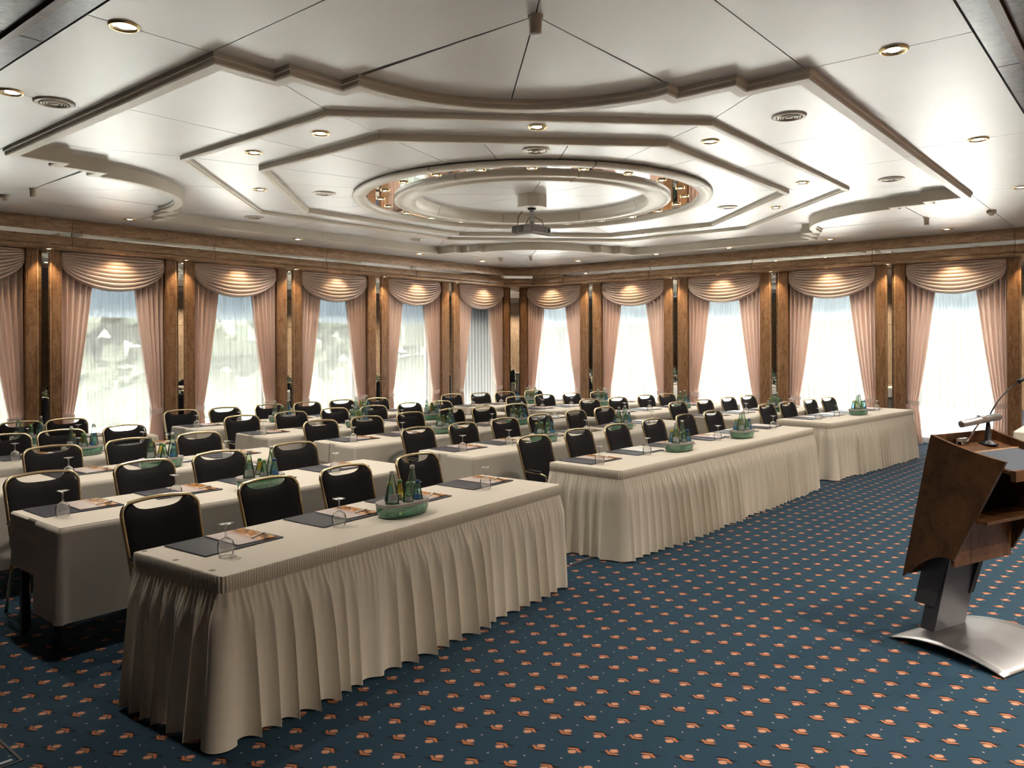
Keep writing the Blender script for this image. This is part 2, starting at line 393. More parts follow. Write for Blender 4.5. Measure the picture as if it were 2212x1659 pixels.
def window_wall(name, bays, a0, a1, left):
    """lintel above the windows and a pier on either side of every window"""
    parts = []
    def seg(s0, s1, z0, z1):
        return box(s0, s1, LW + 0.24, LW + 0.52, z0, z1) if left else box(RW + 0.24, RW + 0.52, s0, s1, z0, z1)
    parts.append(seg(a0, a1, 2.78, 3.8))
    ed = [a0] + [q for b in sorted(bays) for q in b] + [a1]
    for i in range(0, len(ed), 2):
        if ed[i + 1] - ed[i] > 0.01: parts.append(seg(ed[i] - (0.05 if i else 0), ed[i + 1] + (0.05 if i < len(ed) - 2 else 0), 0, 2.78))
    struct(mk(name, join(*parts), M['wall']), 'window wall with tall curtained windows between wood piers', 'wall')
window_wall('wall_left', BAYS_L, X0, RW + 0.52, True)
window_wall('wall_right', BAYS_R, Y0, LW + 0.24, False)

# ---- windows (local x along the wall, y towards the room, pilaster face at y = 0)
def place(bay, left):
    a, b = bay
    return ((b, LW, 0), PI, (b - a)) if left else ((RW, a, 0), PI / 2, (b - a))

WN = 1
PORTALS = []
def make_window(bay, left):
    global WN
    loc, rz, wd = place(bay, left)
    t = empty('window_%d' % WN, loc, rz); WN += 1
    struct(t, 'tall glazed terrace window behind the curtains', 'window')
    y0, y1 = -0.46, -0.40
    fr = [box(-0.04, 0.05, y0, y1, 0, 2.78), box(wd - 0.05, wd + 0.04, y0, y1, 0, 2.78), box(0.05, wd - 0.05, y0, y1, 0, 0.10), box(0.05, wd - 0.05, y0, y1, 2.68, 2.78)]
    mk('frame', join(*fr), M['white_frame'], t)
    mk('pane', box(0.05, wd - 0.05, -0.432, -0.426, 0.10, 2.68), M['pane'], t)
    mk('roller_blind', box(0.04, wd - 0.04, -0.51, -0.475, 2.23, 2.74), M['shade'], t)
    ld = bpy.data.lights.new('window_portal', 'AREA'); ld.shape = 'RECTANGLE'; ld.size = wd; ld.size_y = 2.7; ld.cycles.is_portal = True
    lo = bpy.data.objects.new('window_portal', ld); COL.objects.link(lo)
    ctr = Matrix.Translation(loc) @ Matrix.Rotation(rz, 4, 'Z') @ Vector((wd / 2, -0.6, 1.36))
    nrm = Matrix.Rotation(rz, 3, 'Z') @ Vector((0, 1, 0))
    lo.location = ctr; lo.rotation_euler = nrm.to_track_quat('-Z', 'Z').to_euler()
for b in BAYS_L: make_window(b, True)
for b in BAYS_R: make_window(b, False)

# ---- piers: two pilasters with a V-shaped mirror between
TN = 1
def trim(label=None):
    global TN
    t = empty('trim_%d' % TN); TN += 1
    struct(t, label, 'trim' if label else None); return t

PIL_L = [(4.126, 4.282, 4.451, 4.60), (6.149, 6.326, 6.492, 6.648), (8.224, 8.415, 8.58, 8.761), (10.33, 10.536, 10.706, 10.885), (12.446, 12.667, 12.832, 13.026), (2.09, 2.26, 2.42, 2.56)]
PIL_R = [(9.874, 10.094, 10.26, 10.455), (7.716, 7.92, 8.09, 8.272), (5.591, 5.772, 5.943, 6.146), (3.512, 3.683, 3.825, 4.01), (1.44, 1.61, 1.799, 1.986)]
def pilaster(t, s0, s1, left):
    d = [(0.0, -0.24), (0.0, -0.004), (0.004, 0.0), (0.018, 0.0), (0.020, -0.004), (0.022, 0.0)]     # a fine groove close to each edge
    w_ = s1 - s0
    prof = [(a, y) for a, y in d] + [(w_ - a, y) for a, y in d[::-1]]
    def P(a, y, z): return (s0 + a, LW - y, z) if left else (RW - y, s0 + a, z)
    n = len(prof); v = [P(a, y, 0) for a, y in prof] + [P(a, y, Z_SOFFIT) for a, y in prof]
    f = [(i, (i + 1) % n, n + (i + 1) % n, n + i) for i in range(n)] + [tuple(range(n)), tuple(range(2 * n - 1, n - 1, -1))]
    if left: f = [q[::-1] for q in f]
    mk('pilaster', (v, f), M['wood'], t)
def pier(p, left):
    t = trim('wood pier of two pilasters around a narrow mirror')
    pilaster(t, p[0], p[1], left); pilaster(t, p[2], p[3], left)
    mid = (p[1] + p[2]) / 2
    for a, b, ya, yb in ((p[1], mid, 0.07, 0.10), (mid, p[2], 0.10, 0.07)):
        def P(s, y, z): return (s, LW + y, z) if left else (RW + y, s, z)
        for z0, z1 in ((0.0, 1.06), (1.065, 2.11), (2.115, Z_SOFFIT)):
            v = [P(a + .002, ya, z0), P(b - .002, yb, z0), P(b - .002, yb, z1), P(a + .002, ya, z1), P(a + .002, ya + .03, z0), P(b - .002, yb + .03, z0), P(b - .002, yb + .03, z1), P(a + .002, ya + .03, z1)]
            f = box(0, 1, 0, 1, 0, 1)[1]
            mk('mirror_panel', (v, f), M['mirror'], t)
    tt = join(box(p[1] - .004, p[1] + .006, LW, LW + .1, 0, Z_SOFFIT), box(p[2] - .006, p[2] + .004, LW, LW + .1, 0, Z_SOFFIT)) if left else join(box(RW, RW + .1, p[1] - .004, p[1] + .006, 0, Z_SOFFIT), box(RW, RW + .1, p[2] - .006, p[2] + .004, 0, Z_SOFFIT))
    mk('edge_bead', tt, M['wood_band'], t)
for p in PIL_L: pier(p, True)
for p in PIL_R: pier(p, False)
# the corner pier
t = trim('corner pier of two pilasters around a narrow mirror')
pilaster(t, 14.60, 14.80, True); pilaster(t, 12.055, 12.26, False)
cv = [(14.80, LW - .02, 0), (15.0, 12.26, 0), (15.0, 12.26, Z_SOFFIT), (14.80, LW - .02, Z_SOFFIT)]
cv = cv + [(p[0] + .03, p[1] + .03, p[2]) for p in cv]
mk('mirror_panel', (cv, [(0, 1, 2, 3), (7, 6, 5, 4), (0, 4, 5, 1), (1, 5, 6, 2), (2, 6, 7, 3), (3, 7, 4, 0)]), M['mirror'], t)

# ---- cornice: upper band, mirror strip, lower band, lip and soffit, in segments
CT = 0.30          # how far the cornice stands in front of the pilasters
def cornice_profiles():
    up = []; lo = []
    for k in range(9):
        a = k / 8; up.append((CT + 0.035 * math.sin(PI * a) - 0.004 * a, 3.60 - 0.19 * a))
    for k in range(7):
        a = k / 6; lo.append((CT + 0.004 + 0.026 * math.sin(PI * a), 3.345 - 0.135 * a))
    return up, lo
UP, LO = cornice_profiles()
def sweep(prof, pts, back):
    """extrude a profile (distance into the room, z) between two end frames; pts = [(origin, inward normal)]"""
    pr = prof + [(back, prof[-1][1]), (back, prof[0][1])]
    v = []
    for (o, nrm) in pts:
        for d, z in pr: v.append((o[0] + nrm[0] * d, o[1] + nrm[1] * d, z))
    n = len(pr); f = [(i, (i + 1) % n, n + (i + 1) % n, n + i) for i in range(n)] + [tuple(range(n - 1, -1, -1)), tuple(range(n, 2 * n))]
    return v, f
def cornice_segment(t, p0, p1, n0, n1):
    e = [(p0, n0), (p1, n1)]
    mk('upper_band', sweep(UP, e, 0.0), M['wood_band'], t)
    mk('mirror_strip', sweep([(CT - 0.012, 3.41), (CT - 0.012, 3.345)], e, 0.0), M['mirror'], t)
    mk('lower_band', sweep(LO, e, 0.0), M['wood_band'], t)
    mk('lip', sweep([(CT + 0.012, 3.21), (CT + 0.030, 3.205), (CT + 0.030, 3.185), (CT + 0.018, Z_SOFFIT)], e, -0.23), M['wood_band'], t)
# plan points: the corner is cut off at 45 degrees
KL = (14.34, LW); KR = (RW, 11.75)        # where the cut starts, measured on the pilaster line
tL = trim('burl wood cornice with a mirror strip along the window wall')
js = [-0.5, 2.30, 4.626, 6.842, 9.09, 11.368, 13.671]
g = 0.004
for a, b in zip(js[:-1], js[1:]): cornice_segment(tL, (b - g, LW), (a + g, LW), (0, -1), (0, -1))
dn = Vector((-(KL[1] - KR[1]), -(KR[0] - KL[0]))).normalized()
ml = (-math.tan(0.5 * math.acos(-dn.y)), -1.0); mr_ = (-1.0, -math.tan(0.5 * math.acos(-dn.x)))
cornice_segment(tL, KL, (13.671 + g, LW), ml, (0, -1))
tC = trim('short cut-off corner piece of the burl wood cornice')
cornice_segment(tC, KR, KL, mr_, ml)
mk('corner_soffit', prism(ccw([(14.2, LW), (RW, LW), (RW, 11.6), (14.9, 11.6)]), Z_SOFFIT - .003, Z_SOFFIT + 0.02), M['wood_band'], tC)
tR = trim('burl wood cornice with a mirror strip beside the lectern side windows')
jr = [11.75, 10.715, 8.438, 6.178, 3.973, 1.837, -0.5]
for i, (a, b) in enumerate(zip(jr[:-1], jr[1:])):
    cornice_segment(tR, (RW, b + g), (RW, a - (g if i else 0)), (-1, 0), mr_ if i == 0 else (-1, 0))

# ------------------------------------------------------------------ ceiling
ceil = struct(empty('ceiling'), 'satin grey panelled ceiling with stepped mouldings', 'ceiling')
mk('backing', box(X0, RW + 0.5, Y0, LW + 0.5, 3.765, 3.80), M['gap'], ceil)
def panel(poly, z, m_='ceil', gap=0.004, th=0.03):
    p = offset_poly(ccw(poly), gap)
    return mk('panel', prism(p, z, z + th), M[m_], ceil)
def mirrored(poly, mx=True, my=True):
    out = [poly]
    if mx: out.append([(2 * CX - x, y) for x, y in poly])
    if my: out.append([(x, 2 * CY - y) for x, y in poly])
    if mx and my: out.append([(2 * CX - x, 2 * CY - y) for x, y in poly])
    return out
def arc(c, r, a0, a1, n): return [(c[0] + r * math.cos(math.radians(a0 + (a1 - a0) * k / n)), c[1] + r * math.sin(math.radians(a0 + (a1 - a0) * k / n))) for k in range(n + 1)]
NC = (3.43, 2.68); NR = 1.49
# outline of the dropped frame, one corner (near): from the left edge round the bite to the near edge
NOTCH = [(2.55, 4.52), (2.98, 4.52), (2.98, 4.35), (3.40, 4.35), (3.40, 4.17)] + arc(NC, NR, 90, 0, 24)[1:-1] + [(4.90, 2.66), (5.05, 2.66), (5.05, 2.22), (5.23, 2.22), (5.23, 1.79)]
EX0, EY0 = 1.82, 0.86
EX1, EY1 = RW - 0.1, LW - 0.1
# outer field, z = Z_OUT
for q in mirrored([(2.55, 1.83), NC] + NOTCH[4::-1], True, True): panel(q, Z_OUT)
for q in mirrored([NC] + arc(NC, NR, 90, 45, 12)): panel(q, Z_OUT)
for q in mirrored([NC] + arc(NC, NR, 45, 0, 12)): panel(q, Z_OUT)
for q in mirrored([(2.55, 1.83), (5.23, 1.83), (5.23, 2.22), (5.05, 2.22), (5.05, 2.66), (4.92, 2.67), NC]): panel(q, Z_OUT)
ys = [EY0, 1.83, 4.55, CY, 2 * CY - 4.55, 2 * CY - 1.83, EY1]
for a, b in zip(ys[:-1], ys[1:]):
    panel([(EX0, a), (2.55, a), (2.55, b), (EX0, b)], Z_OUT)
    panel([(2 * CX - 2.55, a), (EX1, a), (EX1, b), (2 * CX - 2.55, b)], Z_OUT)
xs = [2.55, 5.26, CX, 2 * CX - 5.26, 2 * CX - 2.55]
for a, b in zip(xs[:-1], xs[1:]):
    panel([(a, EY0), (b, EY0), (b, 1.83), (a, 1.83)], Z_OUT)
    panel([(a, 2 * CY - 1.83), (b, 2 * CY - 1.83), (b, EY1), (a, EY1)], Z_OUT)
# inner field 1: between the dropped frame and the first octagon
O1x, O1y, O1cx, O1cy = 4.16, 3.43, 1.88, 1.19      # half sizes and half lengths of the straight sides
O2x, O2y, O2cx, O2cy = 3.42, 2.82, 1.54, 0.96
def octagon(hx, hy, cx_, cy_): return [(CX - hx, CY - cy_), (CX - cx_, CY - hy), (CX + cx_, CY - hy), (CX + hx, CY - cy_), (CX + hx, CY + cy_), (CX + cx_, CY + hy), (CX - cx_, CY + hy), (CX - hx, CY + cy_)]
o1 = octagon(O1x, O1y, O1cx, O1cy); o2 = octagon(O2x, O2y, O2cx, O2cy)
oc1 = ((o1[0][0] + o1[1][0]) / 2, (o1[0][1] + o1[1][1]) / 2); oc2 = ((o2[0][0] + o2[1][0]) / 2, (o2[0][1] + o2[1][1]) / 2)
NI = [(2.60, 4.57), (3.03, 4.57), (3.03, 4.40), (3.45, 4.40), (3.45, 4.21)]
for q in mirrored([(2.60, CY), (2.60, 4.57), o1[0], (o1[0][0], CY)]): panel(q, Z_IN)
for q in mirrored(NI + arc(NC, NR + 0.04, 88, 45, 12) + [oc1, o1[0]]): panel(q, Z_IN)
for q in mirrored(arc(NC, NR + 0.04, 45, 2, 12) + [(4.95, 2.71), (5.10, 2.71), (5.10, 2.27), (5.28, 2.27), (5.28, 1.84), o1[1], oc1]): panel(q, Z_IN)
for q in mirrored([(5.28, 1.84), (CX - 0.72, 1.84), (CX - 0.72, o1[1][1]), o1[1]]): panel(q, Z_IN)
for q in mirrored([(CX - 0.72, 1.84), (CX + 0.72, 1.84), (CX + 0.72, o1[1][1]), (CX - 0.72, o1[1][1])], False, True): panel(q, Z_IN)
# inner field 2: between the octagons
for q in mirrored([o1[0], (o1[0][0], CY), (o2[0][0], CY), o2[0]]): panel(q, Z_IN)
for q in mirrored([o1[0], o2[0], o2[1], o1[1]]): panel(q, Z_IN)
for q in mirrored([o1[1], (CX, o1[1][1]), (CX, o2[1][1]), o2[1]]): panel(q, Z_IN)
# inner field 3: between the second octagon and the ring
R_OUT = 2.30
def ring_pt(p, r=R_OUT - 0.05):
    a = math.atan2(p[1] - CY, p[0] - CX); return a
def wedge(p, q):
    a0, a1 = ring_pt(p), ring_pt(q)
    while a1 - a0 > PI: a1 -= 2 * PI
    while a1 - a0 < -PI: a1 += 2 * PI
    n = 8
    return [p, q] + [(CX + (R_OUT - 0.06) * math.cos(a1 + (a0 - a1) * k / n), CY + (R_OUT - 0.06) * math.sin(a1 + (a0 - a1) * k / n)) for k in range(n + 1)]
third = lambda a, b, t_: (a[0] + (b[0] - a[0]) * t_, a[1] + (b[1] - a[1]) * t_)
bpts = [(o2[0][0], CY), o2[0], third(o2[0], o2[1], 1 / 3), third(o2[0], o2[1], 2 / 3), o2[1], (CX - 0.7, o2[1][1]), (CX, o2[1][1])]
for p, q in zip(bpts[:-1], bpts[1:]):
    for r in mirrored([p, q]): panel(wedge(r[0], r[1]), Z_IN)
# central disc in eight sectors
for k in range(8):
    panel([(CX, CY)] + arc((CX, CY), 1.60, 45 * k, 45 * k + 45, 8), Z_DISC, gap=0.003)
# grey veneer field on the viewer's side of the ceiling
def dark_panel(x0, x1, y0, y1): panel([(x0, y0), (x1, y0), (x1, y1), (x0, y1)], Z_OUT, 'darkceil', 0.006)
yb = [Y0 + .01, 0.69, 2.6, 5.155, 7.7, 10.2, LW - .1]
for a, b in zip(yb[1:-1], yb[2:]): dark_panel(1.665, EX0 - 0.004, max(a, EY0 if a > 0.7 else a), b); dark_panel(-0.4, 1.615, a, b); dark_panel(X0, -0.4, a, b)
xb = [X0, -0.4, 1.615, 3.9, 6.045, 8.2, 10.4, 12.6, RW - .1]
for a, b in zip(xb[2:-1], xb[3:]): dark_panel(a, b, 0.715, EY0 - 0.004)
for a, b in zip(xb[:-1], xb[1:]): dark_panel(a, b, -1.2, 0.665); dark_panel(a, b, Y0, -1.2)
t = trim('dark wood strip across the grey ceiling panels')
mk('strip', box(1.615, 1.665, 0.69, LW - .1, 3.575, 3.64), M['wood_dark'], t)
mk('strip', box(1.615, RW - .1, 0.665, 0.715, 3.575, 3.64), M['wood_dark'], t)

# ---- mouldings
def bead(path, prof, n_, t, closed=False):
    """prof = [(inward offset, z)]; path = counter-clockwise plan points"""
    rows = [offset_poly(path, d) for d, z in prof]
    n = len(path); k = len(prof); v = []
    for i in range(n):
        for j in range(k): v.append((rows[j][i][0], rows[j][i][1], prof[j][1]))
    f = []
    for i in range(n if closed else n - 1):
        i2 = (i + 1) % n
        for j in range(k - 1): f.append((i * k + j, i2 * k + j, i2 * k + j + 1, i * k + j + 1))
    return v, f
def bead_pieces(path, prof, cuts, label, mat_='bead'):
    t = trim(label); rows = [offset_poly(path, d) for d, z in prof]; n = len(path); k = len(prof)
    for a, b in zip(cuts, cuts[1:] + [cuts[0] + n]):
        v, f = [], []
        idx = list(range(a, b + 1))
        for c_, i in enumerate(idx):
            for j in range(k):
                x, y = rows[j][i % n]
                if c_ in (0, len(idx) - 1):     # a hairline joint between the pieces
                    o_ = idx[1] if c_ == 0 else idx[-2]; x2, y2 = rows[j][o_ % n]; L_ = math.hypot(x2 - x, y2 - y) or 1; x += (x2 - x) / L_ * 0.002; y += (y2 - y) / L_ * 0.002
                v.append((x, y, prof[j][1]))
        for c_ in range(len(idx) - 1):
            for j in range(k - 1): f.append((c_ * k + j, (c_ + 1) * k + j, (c_ + 1) * k + j + 1, c_ * k + j + 1))
        mk('moulding_piece', (v, f), M[mat_], t)
    return t
nl = NOTCH
corner_nl = nl
corner_nr = [(2 * CX - x, y) for x, y in nl][::-1]
corner_fr = [(2 * CX - x, 2 * CY - y) for x, y in nl]
corner_fl = [(x, 2 * CY - y) for x, y in nl][::-1]
mids = [[(CX, 1.79)], [(2 * CX - 2.55, CY)], [(CX, 2 * CY - 1.79)], [(2.55, CY)]]
outer = corner_nl + mids[0] + corner_nr + mids[1] + corner_fr + mids[2] + corner_fl + mids[3]
assert area2(outer) > 0
PROF_OUT = [(0.0, 3.625), (0.0, 3.572), (0.012, 3.568), (0.012, 3.54), (0.022, 3.532), (0.105, 3.532), (0.112, 3.54), (0.112, 3.69)]
K = len(corner_nl) + 1
bead_pieces(outer, PROF_OUT, [len(corner_nl), len(corner_nl) + K, len(corner_nl) + 2 * K, len(corner_nl) + 3 * K], 'stepped beige moulding framing the ceiling, with four round corner bites')
PROF_OCT = [(-0.0, 3.69), (0.0, 3.632), (0.010, 3.625), (0.052, 3.625), (0.056, 3.637), (0.075, 3.637), (0.08, 3.645), (0.08, 3.69)]
bead_pieces(o1, PROF_OCT, list(range(8)), 'large octagonal beige ceiling moulding')
PROF_OCT2 = [(-0.0, 3.69), (0.0, 3.618), (0.010, 3.610), (0.052, 3.610), (0.056, 3.625), (0.07, 3.625), (0.075, 3.632), (0.075, 3.69)]
bead_pieces(o2, PROF_OCT2, list(range(8)), 'smaller octagonal beige ceiling moulding around the mirror ring')
# ---- mirror ring
t = trim('round beige ceiling ring with an inset ring of mirrors')
for k in range(8):
    a0, a1 = 45 * k + 10, 45 * k + 55
    e_ = 0.12
    A0, A1 = math.radians(a0 + e_), math.radians(a1 - e_)
    mk('outer_ring_piece', lathe([(2.245, 3.69), (2.245, 3.662), (2.295, 3.655), (2.302, 3.640), (2.295, 3.622), (2.20, 3.606), (2.190, 3.612), (2.165, 3.612), (2.160, 3.620), (2.135, 3.622), (2.128, 3.655)], 20, A0, A1, (CX, CY)), M['bead'], t, True)
    mk('mirror_piece', lathe([(2.13, 3.650), (1.78, 3.650)], 20, A0, A1, (CX, CY)), M['mirror'], t)
    mk('inner_ring_piece', lathe([(1.79, 3.66), (1.785, 3.615), (1.765, 3.606), (1.740, 3.606), (1.732, 3.616), (1.61, 3.616), (1.602, 3.602), (1.52, 3.596), (1.505, 3.60), (1.470, 3.66), (1.45, 3.73)], 20, A0, A1, (CX, CY)), M['bead'], t, True)
mk('shadow_gap', lathe([(2.246, 3.69), (2.246, 3.655)], 96, 0, 2 * PI, (CX, CY)), M['gap'], t)

# ================================================================== CEILING FITTINGS
def make_downlight(r, m_lamp='lamp'):
    root = empty('downlight')
    mk('trim_ring', lathe([(r, 0.0), (r, -0.006), (r - 0.008, -0.012), (r - 0.016, -0.010), (r - 0.018, 0.0)], 28), M['brass'], root, True)
    mk('reflector', lathe([(r - 0.017, -0.004), (r * 0.62, -0.003), (r * 0.40, -0.0015)], 28), M['reflector'], root)
    mk('lamp', lathe([(r * 0.42, -0.0045), (r * 0.36, -0.007), (0.0005, -0.008)], 20), M[m_lamp], root, True)
    return root
DL = [((2.02, 4.55), Z_OUT, .085, 'upper left corner of the picture'), ((2.02, 6.35), Z_OUT, .085, 'left edge of the picture beside a round vent'), ((5.26, 1.29), Z_OUT, .085, 'grey ceiling strip at upper right'),
      ((8.06, 1.28), Z_OUT, .085, 'long right-hand moulding'), ((10.87, 1.30), Z_OUT, .085, 'right edge of the picture')]
far_l = [(5.154, 11.45), (8.0, 11.45), (10.87, 11.45), (12.75, 11.45)]; far_r = [(14.1, 9.86), (14.1, 7.93), (14.1, 6.37), (14.1, 4.5), (14.1, 2.68)]
dl_proto = {r: make_downlight(r) for r in (.085, .06)}
def downlight(pos, z, r, label, watts=DOWNLIGHT_W, group='ceiling downlights', glow=True):
    o = copy_tree(dl_proto[r]); o.location = (pos[0], pos[1], z - 0.0005); tag(o, label, 'ceiling light', group)
    if glow and watts > 0:
        ld = bpy.data.lights.new('downlight_beam', 'SPOT'); ld.energy = watts; ld.color = LAMP_WHITE; ld.spot_size = math.radians(125); ld.spot_blend = 0.8; ld.shadow_soft_size = 0.05
        lo = bpy.data.objects.new('downlight_beam', ld); COL.objects.link(lo); lo.location = (pos[0], pos[1], z - 0.03)
    return o
NUM = ['first', 'second', 'third', 'fourth', 'fifth', 'sixth', 'seventh', 'eighth', 'ninth', 'tenth', 'eleventh', 'twelfth', 'thirteenth', 'fourteenth', 'fifteenth', 'sixteenth', 'seventeenth', 'eighteenth', 'nineteenth', 'twentieth', 'last but one', 'last']
for (p, z, r, wh) in DL: downlight(p, z, r, 'large round recessed downlight near the ' + wh)
for k, p in enumerate(far_l): downlight(p, Z_OUT, .085, 'round downlight above the left window wall, %s from the left' % NUM[k])
for k, p in enumerate(far_r): downlight(p, Z_OUT, .085, 'round downlight above the right window wall, %s from the corner' % NUM[k])
mid_dl = [(4.29, 5.79), (4.29, 6.86), (5.36, 8.43), (6.78, 9.36), (9.3, 9.36), (5.385, 4.19), (6.82, 3.26), (9.27, 3.27), (10.73, 4.16), (11.82, 5.74), (11.82, 6.85), (10.73, 8.5)]
for k, p in enumerate(mid_dl): downlight(p, Z_IN, .085, 'round downlight between the two octagonal mouldings, %s going round' % NUM[k])
for k, p in enumerate([(2.6, -0.6), (4.9, -0.6), (7.2, -0.6), (9.5, -0.6), (11.8, -0.6), (2.6, -2.0), (4.9, -2.0), (7.2, -2.0), (9.5, -2.0), (11.8, -2.0)]):  # added lamps out of view, put in to light the front table skirts
    downlight(p, Z_OUT, .085, 'added unseen fill downlight in the grey ceiling over the viewer, %s of ten' % NUM[k], FILL_W)
for k in range(22):
    a = 2 * PI * (k + 0.35) / 22
    o = downlight((CX + 1.955 * math.cos(a), CY + 1.955 * math.sin(a)), 3.6495, .06, 'small downlight in the ceiling mirror ring, %s counted round from the right' % NUM[k], 2.0, 'downlights in the mirror ring', glow=(k % 2 == 0))
# soffit fittings: a pale downlight over every pier and a small warm spot over every window
so_pier = make_downlight(.06); so_spot = make_downlight(.06, 'led')
for ch in so_spot.children: ch.scale = (0.62, 0.62, 1)
def soffit(proto, x, y, label, group, watts, tilt=None, size=110):
    o = copy_tree(proto); o.location = (x, y, Z_SOFFIT - 0.0005); tag(o, label, 'spot light', group)
    ld = bpy.data.lights.new('soffit_beam', 'SPOT'); ld.energy = watts; ld.color = WARM; ld.spot_size = math.radians(size); ld.spot_blend = 0.7; ld.shadow_soft_size = 0.03
    lo = bpy.data.objects.new('soffit_beam', ld); COL.objects.link(lo); lo.location = (x, y, Z_SOFFIT - 0.02)
    if tilt: lo.rotation_euler = Vector(tilt).to_track_quat('-Z', 'Y').to_euler()
SX = 0.17
for k, p in enumerate(PIL_L[:5]): soffit(so_pier, (p[1] + p[2]) / 2, LW - SX, 'pale soffit downlight over the %s mirror pier of the left wall' % NUM[k], 'soffit downlights over the piers', SOFFIT_W, (0, 0.25, -1), 80)
for k, p in enumerate(PIL_R): soffit(so_pier, RW - SX, (p[1] + p[2]) / 2, 'pale soffit downlight over the %s mirror pier of the right wall' % NUM[k], 'soffit downlights over the piers', SOFFIT_W, (0.25, 0, -1), 80)
for k, b in enumerate(BAYS_L): soffit(so_spot, (b[0] + b[1]) / 2, LW - 0.24, 'tiny warm soffit spot over the %s window of the left wall' % NUM[k], 'warm spots over the swags', SOFFIT_W * 0.5, (0, 0.25, -1), 125)
for k, b in enumerate(BAYS_R): soffit(so_spot, RW - 0.24, (b[0] + b[1]) / 2, 'tiny warm soffit spot over the %s window from the corner, right wall' % NUM[k], 'warm spots over the swags', SOFFIT_W * 0.5, (0.25, 0, -1), 125)
soffit(so_pier, 14.6, 12.0, 'pale soffit downlight over the corner pier', 'soffit downlights over the piers', SOFFIT_W * .6, (0.2, 0.2, -1), 80)
for o in list(dl_proto.values()) + [so_pier, so_spot]: hide_proto(o)

# round vents
def make_vent():
    root = empty('round_ceiling_vent')
    mk('flange', lathe([(0.14, 0.0), (0.14, -0.008), (0.125, -0.014), (0.105, -0.012), (0.10, 0.0)], 32), M['bead'], root, True)
    for r in (0.085, 0.066, 0.047): mk('louvre_ring', lathe([(r + .012, -0.002), (r + 0.006, -0.016), (r, -0.018), (r - 0.004, -0.002)], 32), M['vent'], root, True)
    mk('core', lathe([(0.032, -0.002), (0.030, -0.016), (0.0005, -0.018)], 20), M['vent'], root, True)
    mk('throat', lathe([(0.10, -0.001), (0.0005, -0.001)], 24), M['gap'], root)
    return root
vent = make_vent()
VENTS = [((2.315, 6.37), Z_OUT, 'beside the left ceiling edge'), ((6.49, 2.40), Z_IN, 'near the step in the right moulding'), ((9.74, 2.42), Z_IN, 'close to the long right moulding'), ((6.02, 4.71), Z_IN, 'in front of the mirror ring'),
         ((6.01, 8.04), Z_IN, 'left of the mirror ring'), ((10.25, 4.65), Z_IN, 'right of the mirror ring'), ((6.46, 10.33), Z_IN, 'by the left far moulding'), ((9.75, 10.33), Z_IN, 'behind the mirror ring near the far bite')]
for p, z, wh in VENTS:
    o = copy_tree(vent); o.location = (p[0], p[1], z - 0.0005); tag(o, 'round beige ceiling air vent ' + wh, 'air vent', 'ceiling air vents')
hide_proto(vent)
# sensors hanging at the centre of each corner bite
def make_post():
    root = empty('ceiling_sensor')
    mk('body', lathe([(0.043, 0.0), (0.043, -0.01), (0.036, -0.012), (0.034, -0.095), (0.030, -0.098)], 24), M['beige_plastic'], root, True)
    mk('cap', lathe([(0.031, -0.097), (0.030, -0.101), (0.0005, -0.102)], 24), M['white'], root, True)
    return root
post = make_post()
for p, wh in (((3.43, 2.68), 'nearest, in the front round bite'), ((3.43, 2 * CY - 2.68), 'in the left round bite'), ((2 * CX - 3.43, 2.68), 'in the right round bite'), ((2 * CX - 3.43, 2 * CY - 2.68), 'in the far round bite')):
    o = copy_tree(post); o.location = (p[0], p[1], Z_OUT - 0.0005); tag(o, 'beige cylinder sensor hanging from the ceiling, ' + wh, 'sensor', 'cylinder sensors in the corner bites')
hide_proto(post)
def make_smoke():
    root = empty('smoke_detector')
    mk('base', lathe([(0.06, 0.0), (0.06, -0.03), (0.052, -0.04), (0.04, -0.042)], 24), M['beige_plastic'], root, True)
    mk('head', lathe([(0.041, -0.041), (0.032, -0.062), (0.024, -0.07), (0.0005, -0.072)], 24), M['beige_plastic'], root, True)
    return root
sm = make_smoke()
for p, wh in (((3.36, 10.75), 'above the left windows'), ((12.55, 1.84), 'on the right-hand ceiling seam'), ((12.55, 10.75), 'near the far corner')):
    o = copy_tree(sm); o.location = (p[0], p[1], Z_OUT - 0.0005); tag(o, 'beige stepped smoke detector ' + wh, 'smoke detector', 'smoke detectors')
hide_proto(sm)
t = empty('emergency_speaker', (14.1, 11.33, Z_OUT - .0005)); tag(t, 'flat white oval fitting on the ceiling by the corner', 'ceiling light')  # white oval emergency speaker, not a lamp
mk('rim', lathe([(0.13, 0), (0.13, -0.012), (0.11, -0.02)], 28), M['white'], t, True); mk('cover', lathe([(0.112, -0.019), (0.06, -0.028), (0.0005, -0.03)], 28), M['white'], t, True)

# ---- projector
root = empty('projector', (CX, CY, 0)); tag(root, 'grey ceiling projector hanging under the centre of the mirror ring', 'projector')
mk('mounting_box', prism(arc((0, 0), 0.20, 22.5, 337.5, 7), 3.56, 3.729), M['bead'], root)
mk('pole', lathe([(0.034, 3.34), (0.034, 3.56)], 16), M['silver'], root, True)
mk('collar', lathe([(0.034, 3.56), (0.055, 3.555), (0.055, 3.540), (0.034, 3.535)], 16), M['black'], root, True)
mk('bracket', box(-0.07, 0.07, -0.05, 0.05, 3.325, 3.342, 0.003), M['black'], root)
for z in (3.52, 3.365): mk('bolt', xf(lathe([(0.010, 0.0), (0.010, 0.008), (0.0005, 0.009)], 8), Matrix.Translation((-0.026, -0.022, z)) @ Matrix.Rotation(math.radians(220), 4, 'Z') @ Matrix.Rotation(PI / 2, 4, 'Y')), M['black'], root)
mk('body', box(-0.20, 0.21, -0.16, 0.16, 3.215, 3.325, 0.018), M['projector'], root)
